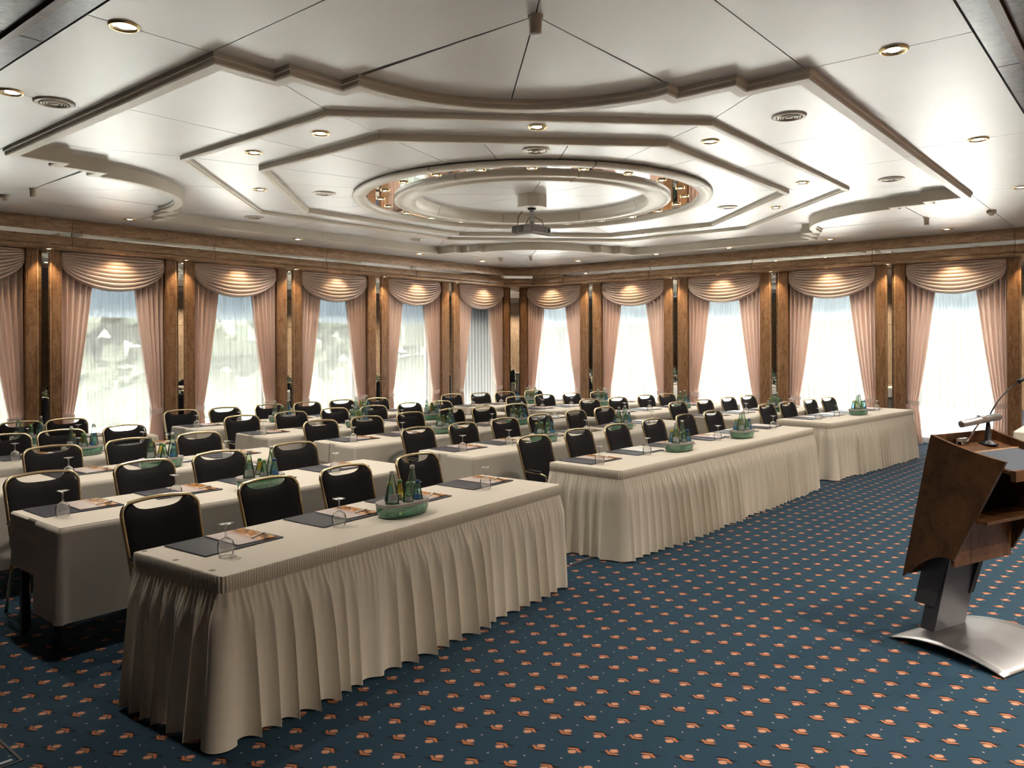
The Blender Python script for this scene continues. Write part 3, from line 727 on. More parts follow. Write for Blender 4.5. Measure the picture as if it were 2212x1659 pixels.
mk('underside', box(-0.185, 0.195, -0.145, 0.145, 3.196, 3.216, 0.004), M['projector_pale'], root)
for y in (-0.02, 0.085):
    g_ = mk('vent_grille', box(-0.2015, -0.199, y, y + 0.085, 3.232, 3.312), M['plastic'], root)
    for k in range(5): mk('slat', box(-0.204, -0.200, y + 0.006 + k * 0.016, y + 0.012 + k * 0.016, 3.234, 3.310), M['projector'], g_)
lens = mk('lens', xf(lathe([(0.042, 0.0), (0.042, 0.022), (0.034, 0.026), (0.032, 0.012)], 24), Matrix.Translation((0.13, -0.159, 3.265)) @ Matrix.Rotation(PI / 2, 4, 'X')), M['silver'], root, True)
mk('lens_glass', xf(lathe([(0.033, 0.013), (0.018, 0.018), (0.0005, 0.020)], 20), Matrix.Translation((0.13, -0.159, 3.265)) @ Matrix.Rotation(PI / 2, 4, 'X')), M['black'], lens, True)
for pts in ([(0.02, 0, 3.46), (0.07, -0.02, 3.44), (0.14, -0.05, 3.41), (0.17, -0.06, 3.36), (0.175, -0.06, 3.32)], [(-0.02, 0.0, 3.46), (-0.05, 0.03, 3.40), (-0.08, 0.05, 3.325)], [(-0.06, 0.12, 3.52), (-0.10, 0.15, 3.44), (-0.11, 0.15, 3.32)]):
    mk('cable', tube(pts, 0.005, 6), M['black'], root, True)

# ================================================================== CURTAINS
BW = 1.57
def fold(x, sharp=0.75):
    s = math.sin(x); return math.copysign(abs(s) ** sharp, s)
def drape_width(z):
    zt = 0.72
    if z > zt:
        a = (z - zt) / (3.12 - zt); return 0.19 + 0.34 * a ** 0.85
    return 0.19 + 0.075 * (1 - z / zt) ** 0.7
def make_drape(seed, flip):
    r = random.Random(seed); ph = [r.uniform(-0.7, 0.7) for _ in range(10)]
    def fn(u, v):
        z = 0.012 + v * 3.128
        wd = drape_width(z); tz = math.exp(-((z - 0.72) / 0.13) ** 2)
        amp = 0.058 * (1 - 0.65 * tz) * (0.75 + 0.25 * v)
        k = 5.5; wob = 0.35 * math.sin(2.3 * z + ph[int(u * 8.99)] * 0.0)
        y = -0.115 + amp * fold(2 * PI * k * u + wob + 0.5 * math.sin(5 * u + ph[0])) + 0.012 * math.sin(2 * PI * 2 * u + ph[1])
        y += 0.02 * tz
        x = wd * u + 0.006 * math.cos(2 * PI * k * u)
        return ((BW - x) if flip else x, y, z)
    vf = grid(fn, 96, 30)
    return new_mesh('drape', vf[0], [q[::-1] for q in vf[1]] if flip else vf[1], M['drape'], True)
drapes = [[make_drape(11 + k + 10 * f_, bool(f_)) for k in range(3)] for f_ in (0, 1)]
def make_tie(flip):
    def fn(u, v):
        a = PI * (u - 0.0); wd = 0.205
        x = -0.005 + (wd + 0.01) * (0.5 - 0.5 * math.cos(a)); y = -0.10 + 0.062 * math.sin(a) ** 0.6
        z = 0.675 + 0.08 * v + 0.03 * (1 - u) + 0.004 * math.sin(7 * u)
        return ((BW - x) if flip else x, y, z)
    vf = grid(fn, 20, 3)
    return new_mesh('tieback', vf[0], [q[::-1] for q in vf[1]] if flip else vf[1], M['tieback'], True)
ties = [make_tie(False), make_tie(True)]
def make_swag(seed):
    r = random.Random(seed); nf = 8.5; p0 = r.uniform(0, 1)
    def fn(u, v):
        c = (4 * u * (1 - u)) ** 0.72
        z = 3.155 - v * (0.20 + 0.335 * c)
        e = min(u, 1 - u)
        amp = 0.034 * min(1, 0.30 + 3 * e)
        w = v ** 0.9 * nf * 2 * PI + p0 + 0.5 * math.sin(3 * u + p0) 
        y = -0.055 + 0.055 * math.sin(PI * min(1, v * 1.02)) ** 0.5 * (0.4 + 0.6 * c) + amp * fold(w, 0.8) + 0.02 * v
        return (BW * (0.004 + 0.992 * u), y, z + 0.012 * math.sin(w + 1.2) * c)
    vf = grid(fn, 48, 100)
    return new_mesh('swag', vf[0], vf[1], M['swag'], True)
swags = [make_swag(3 + k) for k in range(3)]
def make_sheer(seed):
    r = random.Random(seed); ph = [r.uniform(0, 6.28) for _ in range(4)]
    def fn(u, v):
        x = -0.03 + (BW + 0.06) * u; z = 0.02 + 3.08 * v
        y = -0.255 + 0.020 * fold(2 * PI * x / 0.105 + 0.9 * math.sin(x * 4 + ph[0]) + 0.25 * math.sin(2 * z + ph[1])) + 0.01 * math.sin(7 * x + ph[2])
        return (x, y, z)
    vf = grid(fn, 180, 8)
    return new_mesh('sheer', vf[0], vf[1], M['sheer'], True)
sheers = [make_sheer(21 + k) for k in range(3)]
def dress(bay, left, k):
    loc, rz, wd = place(bay, left); s = (wd / BW, 1, 1)
    wname = ('%s left-wall window' if left else '%s right-wall window from the corner') % NUM[k]
    o = link('sheer_curtain', sheers[k % 3], None, loc, rz); o.scale = s; tag(o, 'white translucent sheer curtain at the ' + wname, 'curtain', 'white sheers')
    o = link('swag_valance', swags[k % 3], None, loc, rz); o.scale = s; tag(o, 'rose beige draped swag over the ' + wname, 'swag', 'swags over the windows')
    for f_ in (0, 1):
        picture_left = (f_ == 1)      # both walls: local x runs from right to left in the picture
        root = empty('drape_curtain', loc, rz); root.scale = s
        tag(root, 'rose beige tied-back drape on the %s of the %s' % ('left' if picture_left else 'right', wname), 'curtain', 'tied-back drapes')
        link('drape', drapes[f_][k % 3], root); link('tieback', ties[f_], root)
for k, b in enumerate(BAYS_L): dress(b, True, k)
for k, b in enumerate(BAYS_R): dress(b, False, k)

# ================================================================== OUTSIDE
struct(mk('ground_outside', join(box(X0, 60, LW + 0.52, 60, -0.25, -0.15), box(RW + 0.52, 60, -30, LW + 0.52, -0.25, -0.15)), M['terrace']), 'pale terrace outside the windows', 'terrace')
t = struct(empty('roof_outside'), 'canopy roof over the terrace outside the right windows', 'roof')
mk('slab', box(RW + 0.52, RW + 2.35, -4, LW - 0.2, 3.3, 3.45), M['wall'], t)
def hedge(name, x0, x1, y0, y1, h_, label):  # added hedge, put in to keep the view behind the sheers dark
    nx, ny = max(2, int((x1 - x0) / 0.35)), max(2, int((y1 - y0) / 0.35)); r = random.Random(5)
    def top(u, v): return (x0 + (x1 - x0) * u + r.uniform(-.12, .12), y0 + (y1 - y0) * v + r.uniform(-.12, .12), h_ + r.uniform(-.2, .2))
    def wall(fx): return grid(lambda u, v: fx(u, -0.15 + (h_ + 0.1) * v), max(nx, ny), 9)
    j = lambda: r.uniform(-.13, .13)
    vf = join(grid(top, nx, ny), wall(lambda u, z: (x0 + (x1 - x0) * u, y0 + j(), z)), wall(lambda u, z: (x0 + (x1 - x0) * u, y1 + j(), z)), wall(lambda u, z: (x0 + j(), y0 + (y1 - y0) * u, z)), wall(lambda u, z: (x1 + j(), y0 + (y1 - y0) * u, z)))
    tag(mk(name, vf, M['leaf']), label, 'hedge')
hedge('added_hedge', -4, 27.4, 19.4, 20.6, 3.6, 'added tall hedge darkening the view beyond the left windows')
hedge('added_hedge', 26.0, 27.2, -8, 18.6, 3.4, 'added tall hedge darkening the view beyond the right windows')
def make_tree(seed, h_, r_):
    r = random.Random(seed); parts = []
    for k in range(46):
        bm = bmesh.new(); bmesh.ops.create_icosphere(bm, subdivisions=1, radius=1.0)
        c = Vector((r.uniform(-.8, .8) * r_, r.uniform(-.8, .8) * r_, h_ * r.uniform(.30, .98))); s = r_ * r.uniform(.14, .30)
        for q in bm.verts: q.co = c + q.co * s * r.uniform(.6, 1.3)
        bm.verts.index_update(); parts.append(([q.co.copy() for q in bm.verts], [tuple(x.index for x in f.verts) for f in bm.faces])); bm.free()
    return join(*parts), tube([(0, 0, -0.15), (0.05, 0, h_ * .4), (0, 0.05, h_ * .8)], [0.14, 0.11, 0.05], 8)
TR = [(3.2, 17.0, 4.2, 1.4), (6.3, 16.2, 3.6, 1.2), (8.8, 16.8, 4.4, 1.4), (11.5, 15.9, 3.4, 0.9), (14.2, 17.0, 4.2, 1.4), (17.4, 16.6, 4.2, 1.4)]
for k, (x, y, h_, r_) in enumerate(TR):
    root = empty('garden_tree', (x, y, 0)); tag(root, 'leafy garden tree outside the left windows, %s from the left' % NUM[k], 'tree', 'garden trees')
    cr_, tr_ = make_tree(40 + k, h_, r_); mk('crown', cr_, M['leaf'], root); mk('trunk', tr_, M['trunk'], root, True)

# ================================================================== TABLES
TZ = 0.745
ROWN = ['front row', 'second row', 'third row', 'fourth row', 'back row']
BLKN = dict(A='left block', B='middle block', C='right block')
CH = dict(A=[[(2.18, 4.51), (2.923, 4.56), (3.577, 4.59), (4.311, 4.62)], [(2.081, 6.0), (2.78, 5.99), (3.411, 6.02), (4.139, 6.03)], [(2.69, 7.50), (3.36, 7.51), (4.026, 7.48)], [(2.745, 8.85), (3.265, 8.86), (3.893, 8.83)], [(3.325, 10.2), (3.807, 10.17)]],
          B=[[(5.877, 4.67), (6.598, 4.66), (7.246, 4.61), (8.028, 4.605), (8.787, 4.59), (9.491, 4.56)], [(5.711, 6.10), (6.36, 6.06), (7.063, 6.04), (7.702, 6.01), (8.466, 6.01), (9.112, 5.98)], [(5.558, 7.56), (6.219, 7.53), (6.939, 7.54), (7.662, 7.50), (8.198, 7.39), (8.861, 7.35)],
             [(5.324, 8.84), (6.052, 8.86), (6.748, 8.86), (7.363, 8.76), (8.049, 8.75), (8.594, 8.64)], [(5.286, 10.27), (5.87, 10.18), (6.599, 10.2), (7.212, 10.13), (7.848, 10.1), (8.446, 9.95)]],
          C=[[(11.06, 4.47), (11.65, 4.39), (12.37, 4.30), (13.02, 4.23)], [(10.6, 5.65), (11.289, 5.55), (12.0, 5.48), (12.624, 5.41)], [(10.306, 7.03), (10.937, 6.91), (11.701, 6.83), (12.30, 6.76)], [(10.11, 8.38), (10.779, 8.29), (11.469, 8.21), (12.107, 8.06)], [(9.901, 9.67), (10.498, 9.53), (11.03, 9.40), (11.75, 9.30)]])
# front edge of each table run: left end, right end
TB = dict(A=[((1.863, 3.244), (4.678, 3.443)), ((1.775, 4.82), (4.60, 4.85)), ((1.70, 6.30), (4.50, 6.30)), ((1.65, 7.65), (4.42, 7.64)), ((1.60, 9.0), (4.35, 8.98))],
          B=[((5.482, 3.417), (9.721, 3.309)), ((5.298, 4.884), (9.53, 4.77)), ((5.10, 6.33), (9.29, 6.12)), ((4.98, 7.68), (9.10, 7.46)), ((4.88, 9.05), (8.98, 8.76))],
          C=[((10.43, 3.34), (13.335, 3.01)), ((10.15, 4.52), (13.0, 4.17)), ((9.87, 5.90), (12.7, 5.55)), ((9.66, 7.27), (12.5, 6.86)), ((9.42, 8.52), (12.17, 8.02))])
CADDY_X = dict(A=[3.27, 3.22, 3.2, 3.1, 3.1], B=[(6.86, 8.25), (6.62, 8.12), (6.55, 7.82), (6.37, 7.60), (6.15, 7.45)], C=[11.9, 11.72, 11.4, 11.1, 10.75])
DEPTH = 0.735

def smooth_noise(x, seed):
    def h(i): return math.sin(i * 127.1 + seed * 311.7) * 43758.5453 % 1.0
    i = math.floor(x); f_ = x - i; f_ = f_ * f_ * (3 - 2 * f_); return h(i) * (1 - f_) + h(i + 1) * f_

def path_pts(L_, D, r, step, inset_back=0.0):
    """left end (back to front), front, right end (front to back); local: x along the front, y = 0 at the front, +y to the back"""
    P = []
    def ln(a, b):
        d = math.hypot(b[0] - a[0], b[1] - a[1]); n = max(1, int(d / step))
        nx, ny = (b[1] - a[1]) / d, -(b[0] - a[0]) / d
        for k in range(n): P.append((a[0] + (b[0] - a[0]) * k / n, a[1] + (b[1] - a[1]) * k / n, nx, ny))
    def cn(c, a0, a1):
        n = max(3, int(r * abs(a1 - a0) / step * 1.5)) + 2
        for k in range(n):
            a = a0 + (a1 - a0) * k / n; P.append((c[0] + r * math.cos(a), c[1] + r * math.sin(a), math.cos(a), math.sin(a)))
    ln((0, D - inset_back), (0, r)); cn((r, r), PI, 1.5 * PI); ln((r, 0), (L_ - r, 0)); cn((L_ - r, r), 1.5 * PI, 2 * PI); ln((L_, r), (L_, D - inset_back))
    # the left end's normal points to -x, the front's to -y, the right end's to +x
    return P

def skirt_mesh(L_, D, seed):
    P = path_pts(L_, D, 0.03, 0.0065); S = [0.0]
    for a, b in zip(P[:-1], P[1:]): S.append(S[-1] + math.hypot(b[0] - a[0], b[1] - a[1]))
    zs = [0.668, 0.655, 0.64, 0.62, 0.60, 0.57, 0.53, 0.48, 0.42, 0.36, 0.30, 0.24, 0.18, 0.12, 0.07, 0.035, 0.012]
    V, Fc = [], []
    for j, z in enumerate(zs):
        h = (0.668 - z) / 0.656
        for (x, y, nx, ny), s in zip(P, S):
            ph = 2 * PI * s / 0.118 + 8.0 * smooth_noise(s * 1.9, seed) + 3.2 * smooth_noise(s * 5.3, seed + 3) + 0.5 * h * smooth_noise(s * 3, seed + 9)
            big = 0.5 + 0.5 * math.sin(ph); big = big ** 1.15
            av = 0.4 + 1.15 * smooth_noise(s * 4.1, seed + 5)
            sm_ = math.sin(2 * PI * s / 0.034 + 3 * smooth_noise(s * 9, seed + 7))
            off = 0.008 + 0.020 * min(1, h * 6) + 0.018 * h + (0.008 + 0.066 * h ** 0.7) * av * big * min(1, h * 5) + 0.0085 * sm_ * math.exp(-h * 5.5) * (0.4 + 0.6 * min(1, h * 14))
            sh = 0.016 * av * math.cos(ph) * min(1, h * 2.2)
            tx, ty = -ny, nx
            V.append((x + nx * off + tx * sh, y + ny * off + ty * sh, z - (0.0 if j < len(zs) - 1 else 0.0)))
    n = len(P)
    for j in range(len(zs) - 1):
        for i in range(n - 1): Fc.append((j * n + i, (j + 1) * n + i, (j + 1) * n + i + 1, j * n + i + 1))
    return V, Fc
def header_mesh(L_, D):
    P = path_pts(L_, D, 0.03, 0.0033); S = [0.0]; V, Fc = [], []
    for a, b in zip(P[:-1], P[1:]): S.append(S[-1] + math.hypot(b[0] - a[0], b[1] - a[1]))
    rows = [(0.743, 0.003, 0.0), (0.741, 0.0065, .6), (0.70, 0.0075, 1), (0.674, 0.0075, 1), (0.668, 0.0045, .6), (0.662, 0.006, 1)]
    for z, o_, a_ in rows:
        for (x, y, nx, ny), s in zip(P, S):
            off = o_ + 0.0042 * a_ * math.sin(2 * PI * s / 0.0145)
            V.append((x + nx * off, y + ny * off, z))
    n = len(P)
    for j in range(len(rows) - 1):
        for i in range(n - 1): Fc.append((j * n + i, (j + 1) * n + i, (j + 1) * n + i + 1, j * n + i + 1))
    return V, Fc

def cloth_mesh(L_, D, drop, seed, full=True, back=True):
    """top sheet with hanging sides; corners folded round the ends"""
    V, Fc = [], []
    def add(vf):
        n = len(V); V.extend(vf[0]); Fc.extend([tuple(i + n for i in q) for q in vf[1]])
    add(grid(lambda u, v: (L_ * u, D * v, TZ - 0.002 + 0.0012 * smooth_noise(u * L_ * 3 + v * 5, seed)), max(8, int(L_ * 6)), 5))
    if not full:
        P = path_pts(L_, D, 0.03, 0.03); n = len(P)
        add(([(x + nx * o_, y + ny * o_, z) for z, o_ in ((TZ - .002, -0.002), (TZ - 0.004, 0.0035), (TZ - 0.012, 0.0045)) for x, y, nx, ny in P], [(j * n + i, (j + 1) * n + i, (j + 1) * n + i + 1, j * n + i + 1) for j in range(2) for i in range(n - 1)]))
        return V, Fc
    eo = 0.33
    def side(P, hem, base, amp, flare):
        S = [0.0]
        for a, b in zip(P[:-1], P[1:]): S.append(S[-1] + math.hypot(b[0] - a[0], b[1] - a[1]))
        n = len(P); zs = [0, 0.02, 0.06, 0.15, 0.3, 0.5, 0.7, 0.85, 1.0]; vv = []
        for h in zs:
            z = TZ - 0.003 - h * hem
            for (x, y, nx, ny), s in zip(P, S):
                o_ = (0.0 if h == 0 else base) + amp * h * (smooth_noise(s * 2.2, seed) - 0.35) + 0.35 * amp * h * (smooth_noise(s * 6, seed + 2) - 0.5) + (flare * h if abs(nx * ny) > 0.05 else 0)
                # ironed creases: one along the middle of the drop, uprights every 0.7 m
                o_ += 0.004 * math.exp(-((h - 0.52) / 0.03) ** 2) + 0.005 * math.exp(-(((s - 0.55) % 0.72 - 0.36) / 0.018) ** 2) * min(1, h * 8)
                vv.append((x + nx * o_, y + ny * o_, z))
        return vv, [(j * n + i, (j + 1) * n + i, (j + 1) * n + i + 1, j * n + i + 1) for j in range(len(zs) - 1) for i in range(n - 1)]
    P = path_pts(L_, D, 0.02, 0.03, D - eo)          # front with flaps round both ends
    add(side(P, drop, 0.012, 0.035, 0.02))
    nb = [(L_ - x, D - y, -nx, -ny) for x, y, nx, ny in P]
    add(side(nb, 0.20, 0.012, 0.02, 0.01))
    for x, nx in ((0.0, -1), (L_, 1)):
        Pe = [(x, D * k / 20, nx, 0) for k in range(21)]
        if nx < 0: Pe = Pe[::-1]
        add(side(Pe, 0.33, 0.003, 0.012, 0))
    return V, Fc

def frame_of(a, b):
    a, b = Vector((a[0], a[1], 0)), Vector((b[0], b[1], 0)); d = b - a
    return a, math.atan2(d.y, d.x), d.length

for blk in 'ABC':
    for k in range(5):
        o, rz, L_ = frame_of(*TB[blk][k]); nm = ROWN[k] + ' of the ' + BLKN[blk]
        root = empty('banquet_table', (o.x, o.y, 0), rz); tag(root, 'long banquet table under the cloth, ' + nm, 'table', 'banquet tables')
        mk('tabletop', box(0.012, L_ - 0.012, 0.012, DEPTH - 0.012, 0.705, 0.738, 0.003), M['wood_dark'], root)
        lg = box(-0.02, 0.02, -0.02, 0.02, 0, 0.706)
        nt_ = 3 if blk == 'B' else 2
        for q in range(nt_):
            for xx in (L_ * q / nt_ + 0.034, L_ * (q + 1) / nt_ - 0.034):
                for yy in (0.15, DEPTH - 0.10): mk('leg', lg, M['black'], root, loc=(xx, yy, 0))
        if k == 0:
            cl = mk('tablecloth', cloth_mesh(L_, DEPTH, 0, k, False), M['cloth'], None, True, (o.x, o.y, 0), rz)
            sk = empty('table_skirt', (o.x, o.y, 0), rz); tag(sk, 'cream pleated table skirt on the front row of the ' + BLKN[blk], 'table skirt', 'pleated table skirts')
            mk('pleats', skirt_mesh(L_, DEPTH, 3 + ord(blk)), M['skirt'], sk, True)
            mk('shirred_header', header_mesh(L_, DEPTH), M['skirt'], sk, True)
            clip = box(-0.012, 0.012, -0.010, 0.014, 0.7445, 0.7475, 0.001)
            for xx in ([0.03] if blk == 'A' else []):
                for yy in (0.12, 0.42, 0.70): mk('clip', clip, M['goblet'], sk, loc=(xx, yy, 0))
        else:
            cl = mk('tablecloth', cloth_mesh(L_, DEPTH, 0.54, k * 3 + ord(blk)), M['cloth'], None, True, (o.x, o.y, 0), rz)
        tag(cl, ('cream tablecloth top above the skirt, ' if k == 0 else 'cream tablecloth with folded corners, ') + nm, 'tablecloth', 'cream tablecloths')

# ================================================================== CHAIRS
def make_chair():
    root = empty('banquet_chair')
    # local: the chair faces -y; the origin is on the floor under the top of the back
    lean = 0.31
    def back(x, z):                       # a point of the leaning, slightly curved back
        h = z - 0.44; return Vector((x, -0.145 + h * lean + 0.05 * (abs(x) / 0.23) ** 2 * -0.5, z))
    # tube loop of the back, running down into the rear legs
    pts = []
    hw, top, rc = 0.232, 0.895, 0.075
    for z in (0.40, 0.55, 0.70, top - rc): pts.append(back(-hw * (0.93 + 0.07 * (z - 0.4) / 0.5), z))
    for k in range(1, 6):
        a = PI - k * PI / 12; pts.append(back(-hw + rc + rc * math.cos(a), top - rc + rc * math.sin(a)))
    for k in range(1, 6): x = (-hw + rc) + (2 * hw - 2 * rc) * k / 6; pts.append(back(x, top + 0.008 * math.sin(PI * k / 6)))
    for k in range(5, 0, -1):
        a = k * PI / 12; pts.append(back(hw - rc + rc * math.cos(a), top - rc + rc * math.sin(a)))
    for z in (top - rc, 0.70, 0.55, 0.40): pts.append(back(hw * (0.93 + 0.07 * (z - 0.4) / 0.5), z))
    mk('back_frame', tube(pts, 0.0115, 8), M['gold'], root, True)
    # upholstered back with the hand-hold below the top rail
    def fn(u, v):
        x = (2 * u - 1) * (hw - 0.008) * (0.93 + 0.07 * v)
        ax = abs(2 * u - 1)
        zt = top - 0.012
        if ax > 1 - rc / hw: zt = top - rc + math.sqrt(max(0, rc * rc - ((ax - 1 + rc / hw) * hw) ** 2)) - 0.010
        dip = 0.042 * (max(0, 1 - (ax / 0.66) ** 3.2)) ** 0.55 if ax < 0.66 else 0.0
        z0 = 0.455; z = z0 + (zt - dip - z0) * v
        return x, z
    nu, nv = 26, 10; V, Fc = [], []
    for sgn in (-1, 1):
        for j in range(nv + 1):
            for i in range(nu + 1):
                u, v = i / nu, j / nv; x, z = fn(u, v); p = back(x, z)
                e = min(1, min(u, 1 - u) * 9) * min(1, min(v, 1 - v) * 9)
                p.y += sgn * (0.006 + 0.016 * math.sqrt(max(0, e))); V.append(p)
    n1 = (nu + 1) * (nv + 1)
    for j in range(nv):
        for i in range(nu):
            a = j * (nu + 1) + i; q = (a, a + 1, a + nu + 2, a + nu + 1); Fc.append(q); Fc.append(tuple(n1 + z for z in q[::-1]))
    rim = [i for i in range(nu + 1)] + [j * (nu + 1) + nu for j in range(1, nv + 1)] + [nv * (nu + 1) + i for i in range(nu - 1, -1, -1)] + [j * (nu + 1) for j in range(nv - 1, 0, -1)]
    for a, b in zip(rim, rim[1:] + rim[:1]): Fc.append((b, a, n1 + a, n1 + b))
    mk('backrest', (V, Fc), M['upholstery'], root, True)
    mk('seat', box(-0.22, 0.22, -0.49, -0.13, 0.41, 0.475, 0.022), M['upholstery'], root)
    mk('seat_frame', tube([(-0.215, -0.46, 0.405), (0.215, -0.46, 0.405), (0.215, -0.14, 0.405), (-0.215, -0.14, 0.405)], 0.011, 8, closed=True), M['gold'], root, True)
    for s in (-1, 1):
        mk('leg', tube([(s * 0.215, -0.455, 0.40), (s * 0.222, -0.48, 0.0)], 0.0115, 8), M['gold'], root, True)
        mk('leg', tube([back(s * 0.216, 0.41), (s * 0.22, -0.04, 0.0)], 0.0115, 8), M['gold'], root, True)
        ar = mk('armrest', tube([back(s * 0.222, 0.605), (s * 0.245, -0.20, 0.612), (s * 0.25, -0.34, 0.608), (s * 0.245, -0.41, 0.585), (s * 0.235, -0.41, 0.52), (s * 0.222, -0.40, 0.41)], 0.0105, 8), M['gold'], root, True)
        mk('arm_pad', tube([(s * 0.247, -0.19, 0.622), (s * 0.251, -0.35, 0.620)], 0.014, 8), M['black'], ar, True)
    return root
chair = make_chair()

# ---- things on the tables
def goblet_mesh():
    # an upturned wine glass: rim on the table, foot on top
    outer = [(0.0305, 0.0), (0.034, 0.02), (0.0365, 0.04), (0.036, 0.055), (0.030, 0.072), (0.017, 0.083), (0.006, 0.089), (0.0045, 0.10), (0.004, 0.13), (0.0055, 0.145), (0.018, 0.150), (0.0335, 0.1535), (0.0335, 0.155), (0.012, 0.1565), (0.0005, 0.1568)]
    inner = [(0.0300, 0.0), (0.0333, 0.02), (0.0357, 0.04), (0.0352, 0.055), (0.029, 0.071), (0.016, 0.081), (0.0005, 0.085)]
    return lathe(outer, 24)
gv = goblet_mesh(); gv = ([(p[0] * 1.12, p[1] * 1.12, p[2] * 1.03) for p in gv[0]], gv[1]); ME_GOBLET = new_mesh('goblet', gv[0], gv[1], M['goblet'], True)
pv = box(-0.235, 0.235, -0.18, 0.18, 0.0, 0.006, 0.002); ME_PAD = new_mesh('desk_pad', pv[0], pv[1], M['pad'])
bv = box(-0.115, 0.115, -0.155, 0.155, 0.0, 0.006, 0.001); ME_BRO = new_mesh('brochure', bv[0], bv[1], M['brochure'])
M['paper'] = simple('white_paper', (0.74, 0.73, 0.72), 0.4); ME_PAPER = new_mesh('paper_sheets', bv[0], bv[1], M['paper'])
ev = lathe([(0.0005, -0.068), (0.003, -0.062), (0.0042, -0.05), (0.0042, 0.055), (0.003, 0.066), (0.0005, 0.067)], 8); ev = xf(ev, Matrix.Rotation(PI / 2, 4, 'X')); ME_PEN = new_mesh('pen', ev[0], ev[1], M['pen'], True)
kv = tube([(0.0055, 0.045, 0.001), (0.0062, 0.03, 0.001), (0.006, 0.012, 0.001)], 0.0012, 5); ME_CLIP = new_mesh('clip', kv[0], kv[1], M['chrome'], True)

def bottle_meshes():
    tall = [(0.0005, 0.0), (0.033, 0.0), (0.038, 0.006), (0.041, 0.03), (0.042, 0.07), (0.0405, 0.10), (0.034, 0.14), (0.026, 0.18), (0.019, 0.215), (0.0145, 0.245), (0.0135, 0.268)]
    small = [(0.0005, 0.0), (0.027, 0.0), (0.031, 0.006), (0.0335, 0.03), (0.034, 0.065), (0.0325, 0.085), (0.027, 0.115), (0.020, 0.147), (0.0145, 0.172), (0.0130, 0.188)]
    out = {}
    for nm, pr in (('tall', tall), ('small', small)):
        h = pr[-1][1]; b = lathe(pr, 20)
        cap = lathe([(0.0142, h - 0.014), (0.0150, h - 0.010), (0.0146, h + 0.003), (0.010, h + 0.006), (0.0005, h + 0.0065)], 16)
        lz0, lz1 = (0.098, 0.138) if nm == 'tall' else (0.084, 0.110)
        def rad(z):
            for (r0, z0), (r1, z1) in zip(pr[:-1], pr[1:]):
                if z0 <= z <= z1 and z1 > z0: return r0 + (r1 - r0) * (z - z0) / (z1 - z0)
        lab = lathe([(rad(lz0) + .0006, lz0), (rad((lz0 + lz1) / 2) + .0006, (lz0 + lz1) / 2), (rad(lz1) + .0006, lz1)], 14, 0, PI * 0.5)
        out[nm] = (b, cap, lab)
    return out
BT = bottle_meshes()
ME_BOT = {(sz, c): new_mesh('bottle_glass', BT[sz][0][0], BT[sz][0][1], M['bottle_' + c], True) for sz in BT for c in ('green', 'blue', 'clear', 'yellow')}
ME_CAP = {(sz, c): new_mesh('cap', BT[sz][1][0], BT[sz][1][1], M['cap_' + c], True) for sz in BT for c in ('silver', 'green', 'blue', 'yellow')}
ME_LAB = {(sz, c): new_mesh('label', BT[sz][2][0], BT[sz][2][1], M[c], True) for sz in BT for c in ('label', 'label_blue')}
HOLES = [(-0.115, -0.030), (-0.005, -0.052), (0.085, -0.044), (-0.062, 0.046), (0.022, 0.046), (0.118, 0.036)]
def rr_outline(a, b, n=40, p=2.6):
    return [(a * math.copysign(abs(math.cos(t_)) ** (2 / p), math.cos(t_)), b * math.copysign(abs(math.sin(t_)) ** (2 / p), math.sin(t_))) for t_ in [2 * PI * k / n for k in range(n)]]
def make_caddy():
    root = empty('bottle_caddy')
    rows = [(0.150, 0.082, 0.0), (0.166, 0.098, 0.006), (0.176, 0.106, 0.035), (0.179, 0.109, 0.07)]
    V, Fc = [], []; n = 40
    for a, b, z in rows: V += [(x, y, z) for x, y in rr_outline(a, b, n)]
    for j in range(len(rows) - 1): Fc += [(j * n + i, j * n + (i + 1) % n, (j + 1) * n + (i + 1) % n, (j + 1) * n + i) for i in range(n)]
    Fc.append(tuple(range(n - 1, -1, -1)))
    mk('tray', (V, Fc), M['caddy'], root, True)
    # lid with six round holes
    bm = bmesh.new()
    ring = [bm.verts.new((x, y, 0.086)) for x, y in rr_outline(0.181, 0.111, n)]; edges = [bm.edges.new((ring[i], ring[(i + 1) % n])) for i in range(n)]
    for q_, (hx, hy) in enumerate(HOLES):
        hr = 0.0440 if q_ in (0, 5) else 0.0365
        hv = [bm.verts.new((hx + hr * math.cos(2 * PI * k / 16), hy + hr * math.sin(2 * PI * k / 16), 0.086)) for k in range(16)]
        edges += [bm.edges.new((hv[i], hv[(i + 1) % 16])) for i in range(16)]
    bmesh.ops.triangle_fill(bm, edges=edges, use_beauty=True)
    r = bmesh.ops.extrude_face_region(bm, geom=bm.faces[:]); 
    for q in r['geom']:
        if isinstance(q, bmesh.types.BMVert): q.co.z -= 0.018
    bmesh.ops.recalc_face_normals(bm, faces=bm.faces[:])
    me = bpy.data.meshes.new('lid'); bm.to_mesh(me); bm.free(); me.materials.append(M['grey_lid']); link('lid', me, root)
    return root
caddy = make_caddy()
BOT = [('tall', 'clear', 'silver', 'label', 'tall', 'front left'), ('small', 'green', 'green', 'label', 'small', 'front middle'), ('small', 'blue', 'blue', 'label_blue', 'small', 'front right'),
       ('small', 'blue', 'yellow', 'label_blue', 'small', 'rear left'), ('small', 'yellow', 'green', 'label', 'small', 'rear middle'), ('tall', 'clear', 'silver', 'label', 'tall', 'rear right')]
GLN = dict(clear='pale green', green='green', blue='blue', yellow='yellow')

